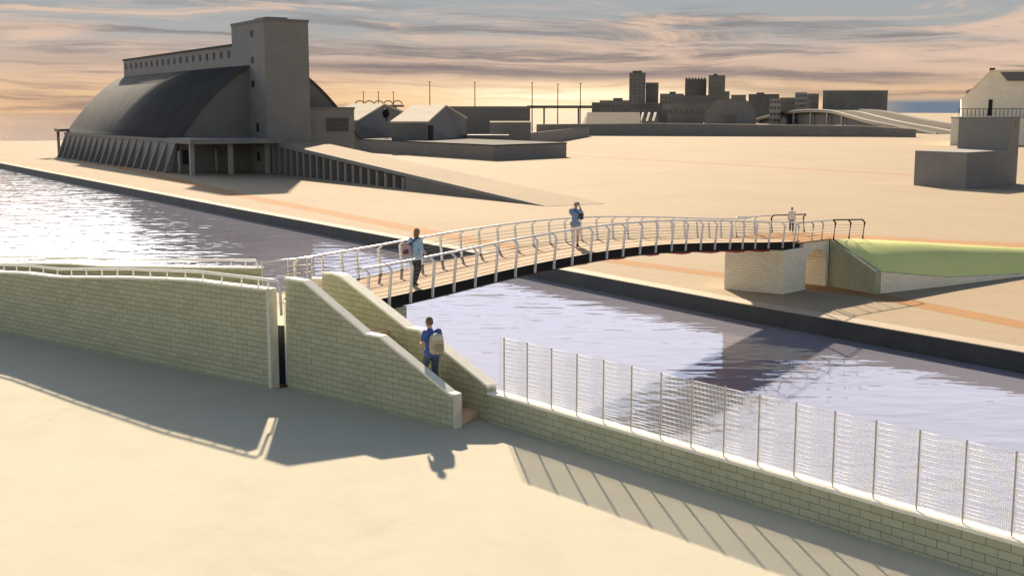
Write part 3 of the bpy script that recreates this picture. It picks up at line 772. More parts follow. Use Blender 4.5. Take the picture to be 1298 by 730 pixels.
# ================================================================== LOADING RAMP
RA, RB = Vector((-36.27, 179.0, 0)), Vector((3.36, 114.6, 0)); rd = (RB - RA).normalized(); RLn = (RB - RA).length; rn = Vector((-rd.y, rd.x, 0))
rm = thing('loading_ramp', 'long sloping concrete ramp on a row of square columns beside the warehouse', 'ramp', RA)
RW = 7.0
def rpz(s_): return max(.02, 4.75 * (1 - s_ / RLn))
def rloc(s_, o_, z): p = rd * s_ + rn * o_; return Vector((p.x, p.y, z))
S0, S1 = 0, RLn
mb = MB(); mb.hexa([rloc(-8, 0, 4.75), rloc(0, 0, 4.75 - .6), rloc(0, RW, 4.15), rloc(-8, RW, 4.15)], [rloc(-8, 0, 4.76), rloc(0, 0, 4.75), rloc(0, RW, 4.75), rloc(-8, RW, 4.75)])
mb = MB()
mb.hexa([rloc(0, 0, 4.15), rloc(RLn, 0, -.3), rloc(RLn, RW, -.3), rloc(0, RW, 4.15)], [rloc(0, 0, 4.75), rloc(RLn, 0, .02), rloc(RLn, RW, .02), rloc(0, RW, 4.75)])
mb.build('ramp_slab', 'conc2', rm)
mb = MB(); mb.face([rloc(.3, .25, rpz(.3) + .004), rloc(RLn - .05, .25, .028), rloc(RLn - .05, RW - .1, .028), rloc(.3, RW - .1, rpz(.3) + .004)])
mb.build('ramp_surface', 'sand_far', rm)
CS = 44.0
for i in range(19):
    s_ = .6 + i * 2.42; z = rpz(s_ + .4) - .58
    P = [rloc(s_ - .35, .12, 0), rloc(s_ + .35, .12, 0), rloc(s_ + .35, 1.0, 0), rloc(s_ - .35, 1.0, 0)]
    mb = MB(); mb.hexa(P, [Vector((p.x, p.y, z)) for p in P]); mb.build('column', 'conc2', rm)
P = [rloc(0, 4.2, 0), rloc(45.5, 4.2, 0), rloc(45.5, 4.5, 0), rloc(0, 4.5, 0)]
mb = MB(); mb.hexa(P, [Vector((p.x, p.y, rpz(s_) - .62)) for p, s_ in zip(P, (0, 45.5, 45.5, 0))]); mb.build('back_wall', 'conc', rm)
P = [rloc(44.9, .1, 0), rloc(RLn - 5, .1, 0), rloc(RLn - 5, .4, 0), rloc(44.9, .4, 0)]
mb = MB(); mb.hexa(P, [Vector((p.x, p.y, max(.01, rpz(s_) - .5))) for p, s_ in zip(P, (44.9, RLn - 5, RLn - 5, 44.9))]); mb.build('side_wall', 'conc', rm)

# ================================================================== LOW BUILDINGS BEHIND THE FIELD
def bld(name, label, poly_, z1, m='conc', cat='building', roof='conc2', rt=.35, z0=0, over=.0):
    o = Vector((poly_[0][0], poly_[0][1], z0)); t = thing(name, label, cat, o)
    P = [(p[0] - o.x, p[1] - o.y) for p in poly_]
    MB().prism(P, 0, z1 - z0 - rt).build('wall', m, t)
    cx = sum(p[0] for p in P) / len(P); cy = sum(p[1] for p in P) / len(P); k = 1.004 + over
    MB().prism([(cx + (p[0] - cx) * k, cy + (p[1] - cy) * k) for p in P], z1 - z0 - rt + .002, z1 - z0).build('roof', roof, t)
    return t
bld('loading_platform', 'long low flat-topped concrete platform beyond the ramp', [(-40, 286), (-3.46, 226.7), (11.21, 245.0), (-22, 300)], 2.95, 'conc2', 'platform', 'roof', .25)
def quad_px(px0, px1, Y, dep, yb=None):
    a, b = atY(px0, 150, Y), atY(px1, 150, Y); k = 1 + dep / Y
    return [(a.x, Y), (b.x, Y), (b.x * k, Y + dep), (a.x * k, Y + dep)]
def zat(y, Y): return atY(649, y, Y).z
def box_px(name, label, px0, px1, yt, Y, dep, m='city', cat='building', roof=None, rt=.5, wins=None, group=None, z0=0):
    P = quad_px(px0, px1, Y, dep); zt = zat(yt, Y); t = bld(name, label, P, zt, m, cat, roof or m, rt, z0)
    if group: t['group'] = group
    if wins:
        nx, nz, fw_, fh = wins; Wd = P[1][0] - P[0][0]; H_ = zt - rt - z0; zs = H_ * .06
        w0 = None
        cw, ch = Wd / nx, (H_ - zs) / nz
        for i in range(nx):
            for j in range(nz):
                l = ((i + .5) * cw, 0, zs + (j + .5) * ch)
                if w0 is None:
                    w0 = MB().box((-cw * fw_ / 2, -.25, -ch * fh / 2), (cw * fw_ / 2, .1, ch * fh / 2)).build('window', 'citywin', t); w0.location = l
                else: copy_part(w0, t, l)
    return t
# gabled sheds
def shed(name, label, ridge, eave_near, eave_far, Ys, roofm='rooflight'):
    (r0, r1), (e0, e1), (f0, f1) = ridge, eave_near, eave_far
    r0, r1 = atY(*r0, Ys[0]), atY(*r1, Ys[0]); e0, e1 = atY(*e0, Ys[1]), atY(*e1, Ys[1]); f0 = atY(*f0, Ys[2]); f1 = f0 + (r1 - r0)
    o = Vector((e0.x, e0.y, 0)); t = thing(name, label, 'shed', o)
    q_ = lambda p, z=None: Vector((p.x - o.x, p.y - o.y, p.z if z is None else z))
    mb = MB()
    mb.face([q_(e0, 0), q_(f0, 0), q_(f0), q_(r0), q_(e0)]); mb.face([q_(e1, 0), q_(e0, 0), q_(e0), q_(e1)])
    mb.face([q_(f1, 0), q_(e1, 0), q_(e1), q_(r1), q_(f1)]); mb.face([q_(f0, 0), q_(f1, 0), q_(f1), q_(f0)])
    mb.build('wall', 'conc2', t)
    mb = MB(); up = Vector((0, 0, .05)); th_ = Vector((0, 0, .35)); ex = (r0 - r1).normalized() * .3
    for a, b, c, d in ((e0, r0, r1, e1), (r0, f0, f1, r1)):
        P = [q_(a) + up + ex, q_(b) + up + ex, q_(c) + up - ex, q_(d) + up - ex]; mb.hexa(P, [p + th_ for p in P])
    mb.build('roof', roofm, t)
    return t, o
t, o = shed('gabled_shed', 'gabled shed with sunlit roof and one tall dark doorway, behind the platform', ((564, 135.4), (525, 135.4)), ((541, 156.4), (496, 156.4)), ((591, 151), (0, 0)), (287, 268, 292))
a, b = atY(545, 180, 272), atY(549, 163, 272)
p1 = atY(543.5, 164, 268.6) - o; 
MB().hexa([Vector((p1.x, p1.y, 2.6)), Vector((p1.x + .9, p1.y + 1.65, 2.6)), Vector((p1.x + .7, p1.y + 1.75, 2.6)), Vector((p1.x - .2, p1.y + .1, 2.6))],
          [Vector((p1.x, p1.y, 6.2)), Vector((p1.x + .9, p1.y + 1.65, 6.2)), Vector((p1.x + .7, p1.y + 1.75, 6.2)), Vector((p1.x - .2, p1.y + .1, 6.2))]).build('door', 'dark', t)
t, o = shed('gabled_shed', 'gabled shed nearest the tower, with a dark round fan on its gable', ((486, 133.6), (446, 133.6)), ((452, 154.5), (410, 154.5)), ((527, 150), (0, 0)), (305, 286, 312))
c_ = atY(484, 144, 293) - o
mb = MB(); gn = Vector((.82, -.57, 0)).normalized(); gx = Vector((-gn.y, gn.x, 0)); c_ += gn * 1.2
ring = [c_ + gx * (1.15 * math.cos(k * math.pi / 9)) + Vector((0, 0, 1.15 * math.sin(k * math.pi / 9))) for k in range(18)]
mb.face([p + gn * .2 for p in ring])
for k in range(18): mb.face([ring[k], ring[(k + 1) % 18], ring[(k + 1) % 18] + gn * .2, ring[k] + gn * .2])
mb.tube([c_ + gn * .25 - gx * 1.1, c_ + gn * .25 + gx * 1.1], .12, 5); mb.tube([c_ + gn * .25 - Vector((0, 0, 2.0)), c_ + gn * .25 + Vector((0, 0, 1.1))], .12, 5)
mb.build('round_fan', 'black', t)
box_px('long_warehouse', 'long flat-roofed dark warehouse behind the gabled sheds', 560, 672, 135, 330, 40, 'conc', 'warehouse', 'conc2', .5)
lw = COL.objects[-1]
box_px('low_annex', 'low flat annex with a pale roof edge in front of the long warehouse', 621, 673, 154.5, 300, 16, 'conc2', 'building', 'rooflight', .3)
box_px('low_store', 'low dark store between the gabled shed and the flat annex', 592, 645, 171.5, 285, 10, 'conc', 'building', 'conc2', .3)
bld('yard_wall', 'long plain concrete yard wall running from the annex towards the far wall', [tuple(atY(672, 150, 318))[:2], tuple(atY(745, 150, 455))[:2], tuple(atY(746.5, 150, 458))[:2], tuple(atY(670, 150, 320))[:2]], 3.6, 'conc2', 'wall', 'conc', .2)
# elevated road slab with the glare behind it
t = thing('elevated_road', 'thin elevated road slab on piers under the brightest part of the sky', 'viaduct', atY(672, 143, 720) * Vector((1, 1, 0)) if False else (11, 720, 0))
x0, x1 = atY(668, 140, 720).x - 11, atY(800, 140, 720).x - 11
MB().box((x0, 0, zat(137.5, 720)), (x1, 14, zat(134, 720))).build('road_slab', 'city2', t)
for k in range(3): x = x0 + (x1 - x0) * (k + .5) / 3; MB().box((x - .5, 5, 0), (x + .5, 7, zat(137.5, 720) - .01)).build('pier', 'city2', t)
# canopy of small arches on posts
t = thing('arched_canopy', 'distant row of small arched canopies on a flat deck above the gabled shed', 'canopy', (atY(480, 130, 600).x, 600, 0))
xa, xb = atY(450, 130, 600).x - t.location.x, atY(510, 130, 600).x - t.location.x; zb = zat(133.2, 600)
MB().box((xa, 0, zb - 1), (xb, 10, zb)).build('deck', 'city2', t)
for k in range(5):
    c = xa + (xb - xa) * (k + .5) / 5; r = (xb - xa) / 10 * .95
    MB().tube([(c - r * math.cos(math.pi * j / 10), 0, zb + .3 + r * .75 * math.sin(math.pi * j / 10)) for j in range(11)], .28, 5).tube([(c - r, 0, zb), (c - r, 0, zb + .5)], .2, 5).build('arch', 'city', t)
for k in (-1, 0, 1): MB().box((k * 8 - .5, 4, 0), (k * 8 + .5, 5, zb - 1.01)).build('pier', 'city2', t)
# tall thin masts
for i, (px, yt, lab) in enumerate(((461, 117, 'short'), (480, 117, 'short'), (499, 117, 'short'), (545, 104, 'tall'), (602, 104.5, 'tall'), (674.5, 105, 'tall'), (707, 107, 'tall'), (735.5, 106, 'tall'))):
    Y = 610 if lab == 'short' else 560
    p = atY(px, 140, Y); t = thing('lamp_mast', [
        'short thin mast above the left end of the arched canopies', 'short thin mast above the middle of the arched canopies', 'short thin mast above the right end of the arched canopies',
        'tall thin mast above the ridge of the gabled shed with the doorway', 'tall thin mast above the middle of the long flat warehouse', 'tall thin mast at the right end of the long flat warehouse',
        'tall thin mast over the elevated road, between two others', 'tall thin mast over the elevated road, rightmost of all the masts'][i], 'mast', (p.x, Y, 0), 0, 'thin masts on the skyline')
    h = zat(yt, Y); MB().tube([(0, 0, 0), (0, 0, h)], .2, 6, rr=[.30, .16]).build('pole', 'black', t)
    MB().tube([(-.6, 0, h), (.6, 0, h)], .16, 6).build('lamp_head', 'black', t)

# long wall across the field with the sawtooth shed behind it
wl = [atY(680, 150, 478), atY(838, 150, 468), atY(1092, 150, 452), atY(1161, 150, 440)]
t = thing('boundary_wall', 'very long low grey wall along the far edge of the open field', 'wall', (wl[0].x, wl[0].y, 0))
o = t.location
wall_mesh([(p.x - o.x, p.y - o.y, h) for p, h in zip(wl, (4.2, 4.75, 3.9, 2.9))], 1.2, 0).build('wall_face', 'conc2', t)
wall_mesh([(p.x - o.x, p.y - o.y, h + .22) for p, h in zip(wl, (4.2, 4.75, 3.9, 2.9))], 1.2, 0, over=.1, z0=[4.2, 4.75, 3.9, 2.9]).build('coping', 'rooflight', t)
t = box_px('sawtooth_shed', 'broad low shed with a sawtooth roof standing just behind the long wall', 742, 836, 158, 492, 24, 'conc2', 'shed', 'conc', .3)
a, b = quad_px(742, 836, 492, 24)[0], quad_px(742, 836, 492, 24)[1]; WD = b[0] - a[0]; z0_ = zat(158, 492); z1_ = zat(142.5, 492)
mb = MB(); mb.hexa([(0, -.3, z0_), (WD * .74, -.3, z0_), (WD * .74, 24, z0_), (0, 24, z0_)], [(WD * .07, 19, z1_), (WD * .80, 19, z1_), (WD * .80, 22, z1_), (WD * .07, 22, z1_)]); mb.build('main_roof', 'rooftan', t)
for k in range(3):
    x = WD * (.745 + .085 * k); w_ = WD * .083
    mb = MB(); f = [(x, -.3, z0_), (x + w_, -.3, z0_), (x + w_ * .55, -.3, z1_)]; bk = [(p[0] + WD * .06, 24, p[2]) for p in f]
    mb.face(f); mb.face(bk[::-1]); 
    for j in range(3): mb.face([f[(j + 1) % 3], f[j], bk[j], bk[(j + 1) % 3]])
    mb.build('roof_tooth', 'conc', t)

# ------------------------------------------------------------------ the far city
box_px('tower_block', 'tallest tower block on the skyline with a stepped top', 797, 817.5, 92.5, 1500, 20, 'city', 'tower block', 'city2', 2, (4, 12, .5, .5))
t = COL.objects.get('tower_block')
box_px('rooftop_plant', 'stepped plant room crowning the tallest tower block', 801, 813, 90, 1503, 12, 'city2', 'plant room', 'city2', 1, None, None, zat(92.5, 1500) + .02)
box_px('tower_block', 'lower tower block leaning against the right side of the tallest one', 817.8, 834, 105, 1506, 22, 'city2', 'tower block', 'city', 2, (4, 10, .5, .5))
t = box_px('tower_block', 'wide dark tower block with a toothed parapet, left of a plain tower', 867.5, 894.5, 100.5, 1480, 30, 'city2', 'tower block', 'city2', 1, (6, 8, .45, .6))
Wt = atY(894.5, 150, 1480).x - atY(867.5, 150, 1480).x
for k in range(7): MB().box((Wt * (k + .15) / 7, 0, zat(100.5, 1480) + .01), (Wt * (k + .7) / 7, 3, zat(98.6, 1480))).build('parapet_tooth', 'city2', t)
t = box_px('tower_block', 'plain square tower block right of the toothed dark tower', 897, 918, 95.8, 1460, 24, 'city', 'tower block', 'city2', 1.5, (5, 9, .4, .4))
Wt = atY(918, 150, 1460).x - atY(897, 150, 1460).x
MB().box((Wt * .35, 8, zat(95.8, 1460) + .01), (Wt * .6, 14, zat(93.6, 1460))).build('lift_room', 'city2', t)
CB = [  # px0, px1, ytop, Y, depth, material, windows, name, label
    (750, 760, 130, 1350, 20, 'city2', None, 'low_block', 'small low block at the left foot of the skyline buildings'),
    (760, 797, 127.5, 1300, 30, 'city', (8, 2, .5, .4), 'office_block', 'long low office block left of the tallest tower'),
    (777, 789, 124.5, 1340, 14, 'city2', None, 'roof_room', 'square roof room above the long low office block'),
    (797, 838, 131, 1250, 26, 'city2', (8, 1, .6, .3), 'podium_block', 'low podium block across the feet of the twin towers'),
    (836, 866, 119, 1400, 30, 'city3', (6, 4, .5, .4), 'apartment_block', 'brownish mid-rise block left of the toothed tower'),
    (848, 856, 116.5, 1405, 12, 'city2', None, 'stair_tower', 'small stair tower rising behind the brownish mid-rise block'),
    (852, 922, 121, 1330, 40, 'city', (12, 3, .5, .4), 'office_block', 'long mid-rise block across the foot of the toothed tower'),
    (840, 900, 131, 1180, 40, 'city3', (9, 1, .5, .4), 'terrace_block', 'brownish row of low houses in front of the long mid-rise block'),
    (800, 850, 139, 1050, 30, 'city2', None, 'flat_shed', 'flat dark shed just behind the sawtooth shed'),
    (846, 892, 143, 980, 24, 'city', None, 'flat_shed', 'flat grey shed left of the rounded hangar'),
    (918, 924, 116, 1400, 14, 'city2', None, 'narrow_block', 'narrow block at the right foot of the plain square tower'),
    (926, 945, 120.5, 1500, 18, 'city3', (5, 2, .5, .4), 'rooftop_block', 'low block showing just over the rounded hangar roof'),
    (948, 987, 119.5, 1250, 30, 'city2', (8, 4, .5, .4), 'office_block', 'dark office block right behind the rounded hangar'),
    (958, 968, 117.5, 1260, 10, 'city', None, 'roof_room', 'grey roof room on the office block beside the hangar'),
    (975, 989, 124.5, 900, 14, 'lightmetal', (3, 4, .7, .45), 'balcony_block', 'pale narrow apartment block with stacked balconies left of the viaduct'),
    (989, 1007, 124, 930, 24, 'city', (4, 3, .4, .4), 'apartment_block', 'plain grey apartment block between two pale balcony blocks'),
    (1007, 1022, 117.5, 880, 14, 'lightmetal', (5, 6, .6, .5), 'balcony_block', 'taller pale block with dark balcony bays above the viaduct'),
    (1022, 1037, 119, 900, 24, 'city', (4, 4, .4, .4), 'apartment_block', 'grey block between the tall balcony block and the long slab block'),
]
for (p0, p1, yt, Y, dep, m_, wn, nm, lab) in CB: box_px(nm, lab, p0, p1, yt, Y, dep, m_, 'building', 'city2' if m_ != 'city2' else 'city', .6, wn)
t = box_px('slab_block', 'long dark rectangular slab block standing alone right of the city', 1042, 1124, 114.5, 840, 18, 'city', 'building', 'rooflight', .5)
Wt = atY(1124, 150, 840).x - atY(1042, 150, 840).x; Ht = zat(114.5, 840)
w0 = None
for k in range(5):
    for j in range(6):
        l = (Wt * (.12 + .19 * k), 0, 2.5 + j * (Ht - 3.5) / 6)
        if w0 is None: w0 = MB().box((-2.0, -.2, 0), (2.0, .1, (Ht - 3.5) / 6 * .62)).build('window', 'citywin', t); w0.location = l
        else: copy_part(w0, t, l)
# rounded hangar
hx0, hx1 = atY(893, 150, 800).x, atY(958, 150, 800).x; cx = (hx0 + hx1) / 2; hw = (hx1 - hx0) / 2; hz = zat(125.5, 800)
t = thing('rounded_hangar', 'hangar with a rounded barrel roof in front of the skyline', 'hangar', (cx, 800, 0), -math.atan2(cx, 800))
pr_ = [(-hw, 0), (-hw, hz * .45), (-hw * .93, hz * .62), (-hw * .8, hz * .80), (-hw * .62, hz * .93), (-hw * .45, hz), (hw * .45, hz), (hw * .62, hz * .93), (hw * .8, hz * .80), (hw * .93, hz * .62), (hw, hz * .45), (hw, 0)]
mb = MB(); mb.face([(x, 0, z) for x, z in pr_]); mb.build('end_wall', 'conc2', t); mb = MB(); mb.face([(x, 40, z) for x, z in pr_][::-1]); mb.build('end_wall', 'city', t)
mb = MB()
for a, b in zip(pr_, pr_[1:]):
    q_ = [(a[0], -.4, a[1] + .1), (b[0], -.4, b[1] + .1), (b[0], 40.4, b[1] + .1), (a[0], 40.4, a[1] + .1)]; mb.face(q_); mb.face([(x * .985, y, z - .6) for x, y, z in q_][::-1])
    mb.face([(q_[0][0] * .985, q_[0][1], q_[0][2] - .6), (q_[1][0] * .985, q_[1][1], q_[1][2] - .6), q_[1], q_[0]])
mb.build('roof', 'rooftan', t)
MB().box((-hw * .25, -.15, 0), (hw * .25, .05, hz * .45)).build('door', 'city', t)

# ------------------------------------------------------------------ curved road viaduct
vd = thing('road_viaduct', 'humped road viaduct with dark open underside and pale piers left of the stepped block', 'viaduct', (193, 520, 0))
cl_ = [(193, 500, -.15), (194, 550, 2.3), (198, 610, 4.6), (207, 680, 7.3), (217, 755, 9.9), (221, 820, 10.7), (221, 880, 9.9), (219, 940, 7), (216, 1000, 3)]
def cat(L, k, n=6):
    out = []
    for i in range(len(L) - 1):
        p0, p1, p2, p3 = (Vector(L[max(i - 1, 0)]), Vector(L[i]), Vector(L[i + 1]), Vector(L[min(i + 2, len(L) - 1)]))
        for j in range(n):
            u = j / n; out.append(.5 * ((2 * p1) + (p2 - p0) * u + (2 * p0 - 5 * p1 + 4 * p2 - p3) * u * u + (-p0 + 3 * p1 - 3 * p2 + p3) * u ** 3))
    out.append(Vector(L[-1])); return out
vc = cat(cl_, 6)
def vsec(i):
    a, b = vc[max(i - 1, 0)], vc[min(i + 1, len(vc) - 1)]; d = (b - a); d.z = 0; d.normalize(); return Vector((-d.y, d.x, 0))
def vsweep(o0, o1, u0, u1, m, name):
    mb = MB(); rg = []
    for i, p in enumerate(vc):
        n_ = vsec(i); q_ = p - vd.location; rg.append([q_ + n_ * o0 + Vector((0, 0, u0)), q_ + n_ * o1 + Vector((0, 0, u0)), q_ + n_ * o1 + Vector((0, 0, u1)), q_ + n_ * o0 + Vector((0, 0, u1))])
    for i in range(len(rg) - 1):
        for k in range(4): j = (k + 1) % 4; mb.face([rg[i][j], rg[i][k], rg[i + 1][k], rg[i + 1][j]])
    mb.face(rg[0]); mb.face(rg[-1][::-1]); return mb.build(name, m, vd)
vsweep(-15, 15, -1.4, 0, 'asphalt', 'road_deck')
vsweep(14.5, 15.2, .004, .75, 'conc2', 'parapet'); vsweep(-15.2, -14.5, .004, .75, 'conc', 'parapet')
vsweep(-1.2, 1.2, .004, .03, 'line', 'road_line')
for i in range(21, len(vc) - 2, 5):
    p = vc[i] - vd.location; n_ = vsec(i)
    if p.z < 2.5: continue
    MB().tube([Vector((p.x, p.y, -vd.location.z)) + n_ * 13.5, p + n_ * 13.5 + Vector((0, 0, -1.41))], .8, 8).build('pier', 'lightmetal', vd)
    MB().tube([Vector((p.x, p.y, 0)) - n_ * 13.5, p - n_ * 13.5 + Vector((0, 0, -1.41))], .8, 8).build('pier', 'lightmetal', vd)
mb = MB(); rg = []
for i in range(8, len(vc)):
    p = vc[i] - vd.location; n_ = vsec(i); rg.append((p + n_ * 11, p + n_ * 11.6))
for i in range(len(rg) - 1):
    a, b = rg[i][0], rg[i + 1][0]; mb.face([(a.x, a.y, 0), (b.x, b.y, 0), (b.x, b.y, max(.1, b.z - 1.41)), (a.x, a.y, max(.1, a.z - 1.41))])
    a, b = rg[i][1], rg[i + 1][1]; mb.face([(b.x, b.y, 0), (a.x, a.y, 0), (a.x, a.y, max(.1, a.z - 1.41)), (b.x, b.y, max(.1, b.z - 1.41))])
mb.build('underside_shade', 'dark', vd)  # dark sheet standing in for the shade under the deck

# ------------------------------------------------------------------ pale house on a terrace, right
TY = 330.0; zt_ = zat(148.0, TY)
tx0 = atY(1206, 150, TY).x
bld('terrace', 'cream walled terrace at far right with a dark railing along its edge', [(tx0, TY), (tx0 + 90, TY + 4), (tx0 + 90, TY + 50), (tx0 + 17.5, TY + 46)], zt_, 'cream', 'terrace', 'rooflight', .6)
t = thing('terrace_railing', 'dark thin railing along the edge of the cream terrace', 'railing', (tx0 + 5, TY + 1, zt_))
rx = atY(1217, 150, TY).x - tx0 - 5
MB().tube([(rx - .2, 0, 2.1), (rx + 60, 2.7, 2.1)], .09, 6).build('top_rail', 'black', t)
for k in range(27): MB().tube([(rx + k * 1.15, k * 1.15 * .0444, 0), (rx + k * 1.15, k * 1.15 * .0444, 2.1)], .085, 5).build('baluster', 'black', t)
HYY = 342.0
HRZ = R(-20)
hs = thing('gambrel_house', 'large cream house with a gambrel roof and one tall dark window, at right edge', 'house', (atY(1290, 150, HYY).x, HYY, zt_ + .005), HRZ)
def hp(px, py):
    e = Vector((math.cos(HRZ), math.sin(HRZ), 0)); p = onw(px, py, hs.location, hs.location + e) - hs.location; return (p.x * e.x + p.y * e.y, p.z)
half = [hp(1218.5, 148), hp(1218.5, 127.5), hp(1239.5, 107), hp(1256, 91)]
xs = [(x, max(0, z)) for x, z in half]; prof_ = xs + [(-x, z) for x, z in xs[::-1]]
mb = MB(); mb.face([(x, 0, z) for x, z in prof_[::-1]][::-1]); mb.face([(x, 26, z) for x, z in prof_][::-1]); mb.build('gable_wall', 'cream', hs)
mb = MB()
for k, (a, b) in enumerate(zip(prof_, prof_[1:])):
    if k in (0, len(prof_) - 2): mb.face([(b[0], 0, b[1]), (a[0], 0, a[1]), (a[0], 26, a[1]), (b[0], 26, b[1])])
mb.build('side_wall', 'cream', hs)
mb = MB()
for k, (a, b) in enumerate(zip(prof_, prof_[1:])):
    if k not in (0, len(prof_) - 2):
        P = [(a[0], -.5, a[1] + .02), (a[0], 26.5, a[1] + .02), (b[0], 26.5, b[1] + .02), (b[0], -.5, b[1] + .02)]; P2 = [(x, y, z + .4) for x, y, z in P]
        mb.face(P); mb.face(P2[::-1])
        for j in range(4): mb.face([P[(j + 1) % 4], P[j], P2[j], P2[(j + 1) % 4]])
mb.build('roof', 'cream', hs)
a, b = hp(1252, 147), hp(1258.5, 126.5)
wn = MB().box((a[0], -.12, max(.02, a[1])), (b[0], .05, b[1])).build('window', 'dark', hs)
MB().box((a[0] - .12, -.2, max(.01, a[1]) - .005), (a[0] - .001, .04, b[1] + .15)).box((b[0] + .001, -.2, max(.01, a[1]) - .005), (b[0] + .12, .04, b[1] + .15)).build('frame', 'cream', wn)
a = hp(1256, 91); MB().box((a[0] - .3, 3, a[1] - .8), (a[0] + 1.2, 5, a[1] + 1.1)).build('chimney', 'dark', hs)
a, b = hp(1224, 122), hp(1233, 113)
MB().hexa([(a[0], 2, a[1] - .6), (a[0] + 2.5, 2, a[1] - .6), (a[0] + 2.5, 6, a[1] - .6), (a[0], 6, a[1] - .6)], [(a[0], 2, b[1] - .6), (a[0] + 2.5, 2, b[1] + .6), (a[0] + 2.5, 6, b[1] + .6), (a[0], 6, b[1] - .6)]).build('dormer', 'conc', hs)
a = hp(1275, 97)
MB().hexa([(a[0] + .5, -.75, a[1] - 1.3), (a[0] + 8, -.75, a[1] - 1.3), (a[0] + 8, 5, a[1] - 1.3), (a[0] + .5, 5, a[1] - 1.3)], [(a[0] - 1.6, .0, a[1] + 1.2), (a[0] + 8, .0, a[1] + 1.2), (a[0] + 8, 5, a[1] + 1.2), (a[0] - 1.6, 5, a[1] + 1.2)]).build('hip_gablet', 'conc', hs)

# ------------------------------------------------------------------ stepped dark block in the field
lb = thing('stepped_block', 'plain dark stepped concrete building standing alone in the open field', 'building', (54.12, 141.63, 0))
o = lb.location
c0, c1, c2 = Vector((54.12, 141.63, 0)), Vector((50.34, 148.62, 0)), Vector((64.6, 151.95, 0))
zL = onw(1160, 191, c0, c1).z
c2b = c2; c3 = c1 + (c2 - c0)
mb = MB(); mb.prism([(p.x - o.x, p.y - o.y) for p in (c0, c2, c3, c1)], 0, zL); mb.build('lower_storey', 'conc2', lb)
s0 = onw(1204, 149, c1, c3); zU = onw(1204.5, 149, c1 + (c2 - c0) * .45, c2).z
e_ = (c2 - c0)
u0, u1, u2, u3 = c0 + e_ * .78, c0 + e_ * .998, c0 + e_ * .998 + (c1 - c0) * .99, c0 + e_ * .78 + (c1 - c0) * .99
zU = atY(1292, 149.5, u1.y).z
mb = MB(); mb.prism([(p.x - o.x, p.y - o.y) for p in (u0, u1, u2, u3)], zL + .002, zU); mb.build('upper_storey', 'conc2', lb)
MB().prism([(p.x - o.x, p.y - o.y) for p in (u0, u1, u2, u3)], zU + .002, zU + .12).build('roof', 'conc', lb)
w_ = u0.lerp(u1, .70) - o; dd = (u1 - u0).normalized(); nn_ = Vector((dd.y, -dd.x, 0))
P = [w_ - dd * .35 + nn_ * .04, w_ + dd * .35 + nn_ * .04, w_ + dd * .35 - nn_ * .05, w_ - dd * .35 - nn_ * .05]
MB().prism([(p.x, p.y) for p in P], zU - 1.1, zU - .4).build('vent', 'citywin', lb)

# ================================================================== PEOPLE
def evalmesh(o):
    dg = bpy.context.evaluated_depsgraph_get(); me = bpy.data.meshes.new_from_object(o.evaluated_get(dg)); return me
def organic(name, caps, m, parent=None, vox=.008, smooth=4, ell=()):
    """tapered capsules and ellipsoids fused into one continuous skin"""
    bm = bmesh.new()
    for a, b, ra, rb in caps:
        a, b = Vector(a), Vector(b); d = b - a; L = max(d.length, 1e-4); q_ = d.to_track_quat('Z', 'Y') if d.length > 1e-5 else Matrix.Identity(3).to_quaternion()
        rings = []; N_ = 12
        for j in range(4): ang = -math.pi / 2 + j * math.pi / 8 + .02; rings.append((ra * math.cos(ang), ra * math.sin(ang)))
        rings.append((ra, 0)); rings.append((rb, L))
        for j in range(1, 5): ang = j * math.pi / 8 - .02 * (j == 4); rings.append((rb * math.cos(ang), L + rb * math.sin(ang)))
        vs = [[bm.verts.new(a + q_ @ Vector((r * math.cos(2 * math.pi * k / N_), r * math.sin(2 * math.pi * k / N_), z))) for k in range(N_)] for r, z in rings]
        for i in range(len(vs) - 1):
            for k in range(N_): bm.faces.new((vs[i][k], vs[i][(k + 1) % N_], vs[i + 1][(k + 1) % N_], vs[i + 1][k]))
        bm.faces.new(vs[0][::-1]); bm.faces.new(vs[-1])
    for c, r in ell:
        bmesh.ops.create_uvsphere(bm, u_segments=20, v_segments=14, radius=1.0, matrix=Matrix.Translation(c) @ Matrix.Diagonal((*r, 1)))
    me = bpy.data.meshes.new(name); bm.to_mesh(me); bm.free()
    o = bpy.data.objects.new(name, me); COL.objects.link(o)
    md = o.modifiers.new('r', 'REMESH'); md.mode = 'VOXEL'; md.voxel_size = vox; md.use_smooth_shade = True
    md = o.modifiers.new('s', 'SMOOTH'); md.factor = .5; md.iterations = smooth
    me2 = evalmesh(o); o.modifiers.clear(); o.data = me2; bpy.data.meshes.remove(me); me2.name = name
    me2.materials.clear(); me2.materials.append(m); 
    for p in me2.polygons: p.use_smooth = True
    if parent: o.parent = parent
    return o
def cloth(name, c, var=.2, sc=14, r=.85): return plain(name, c, r, 0, var, sc, .3)
SKIN = plain('skin', (.50, .29, .20), .55, 0, .08, 9)
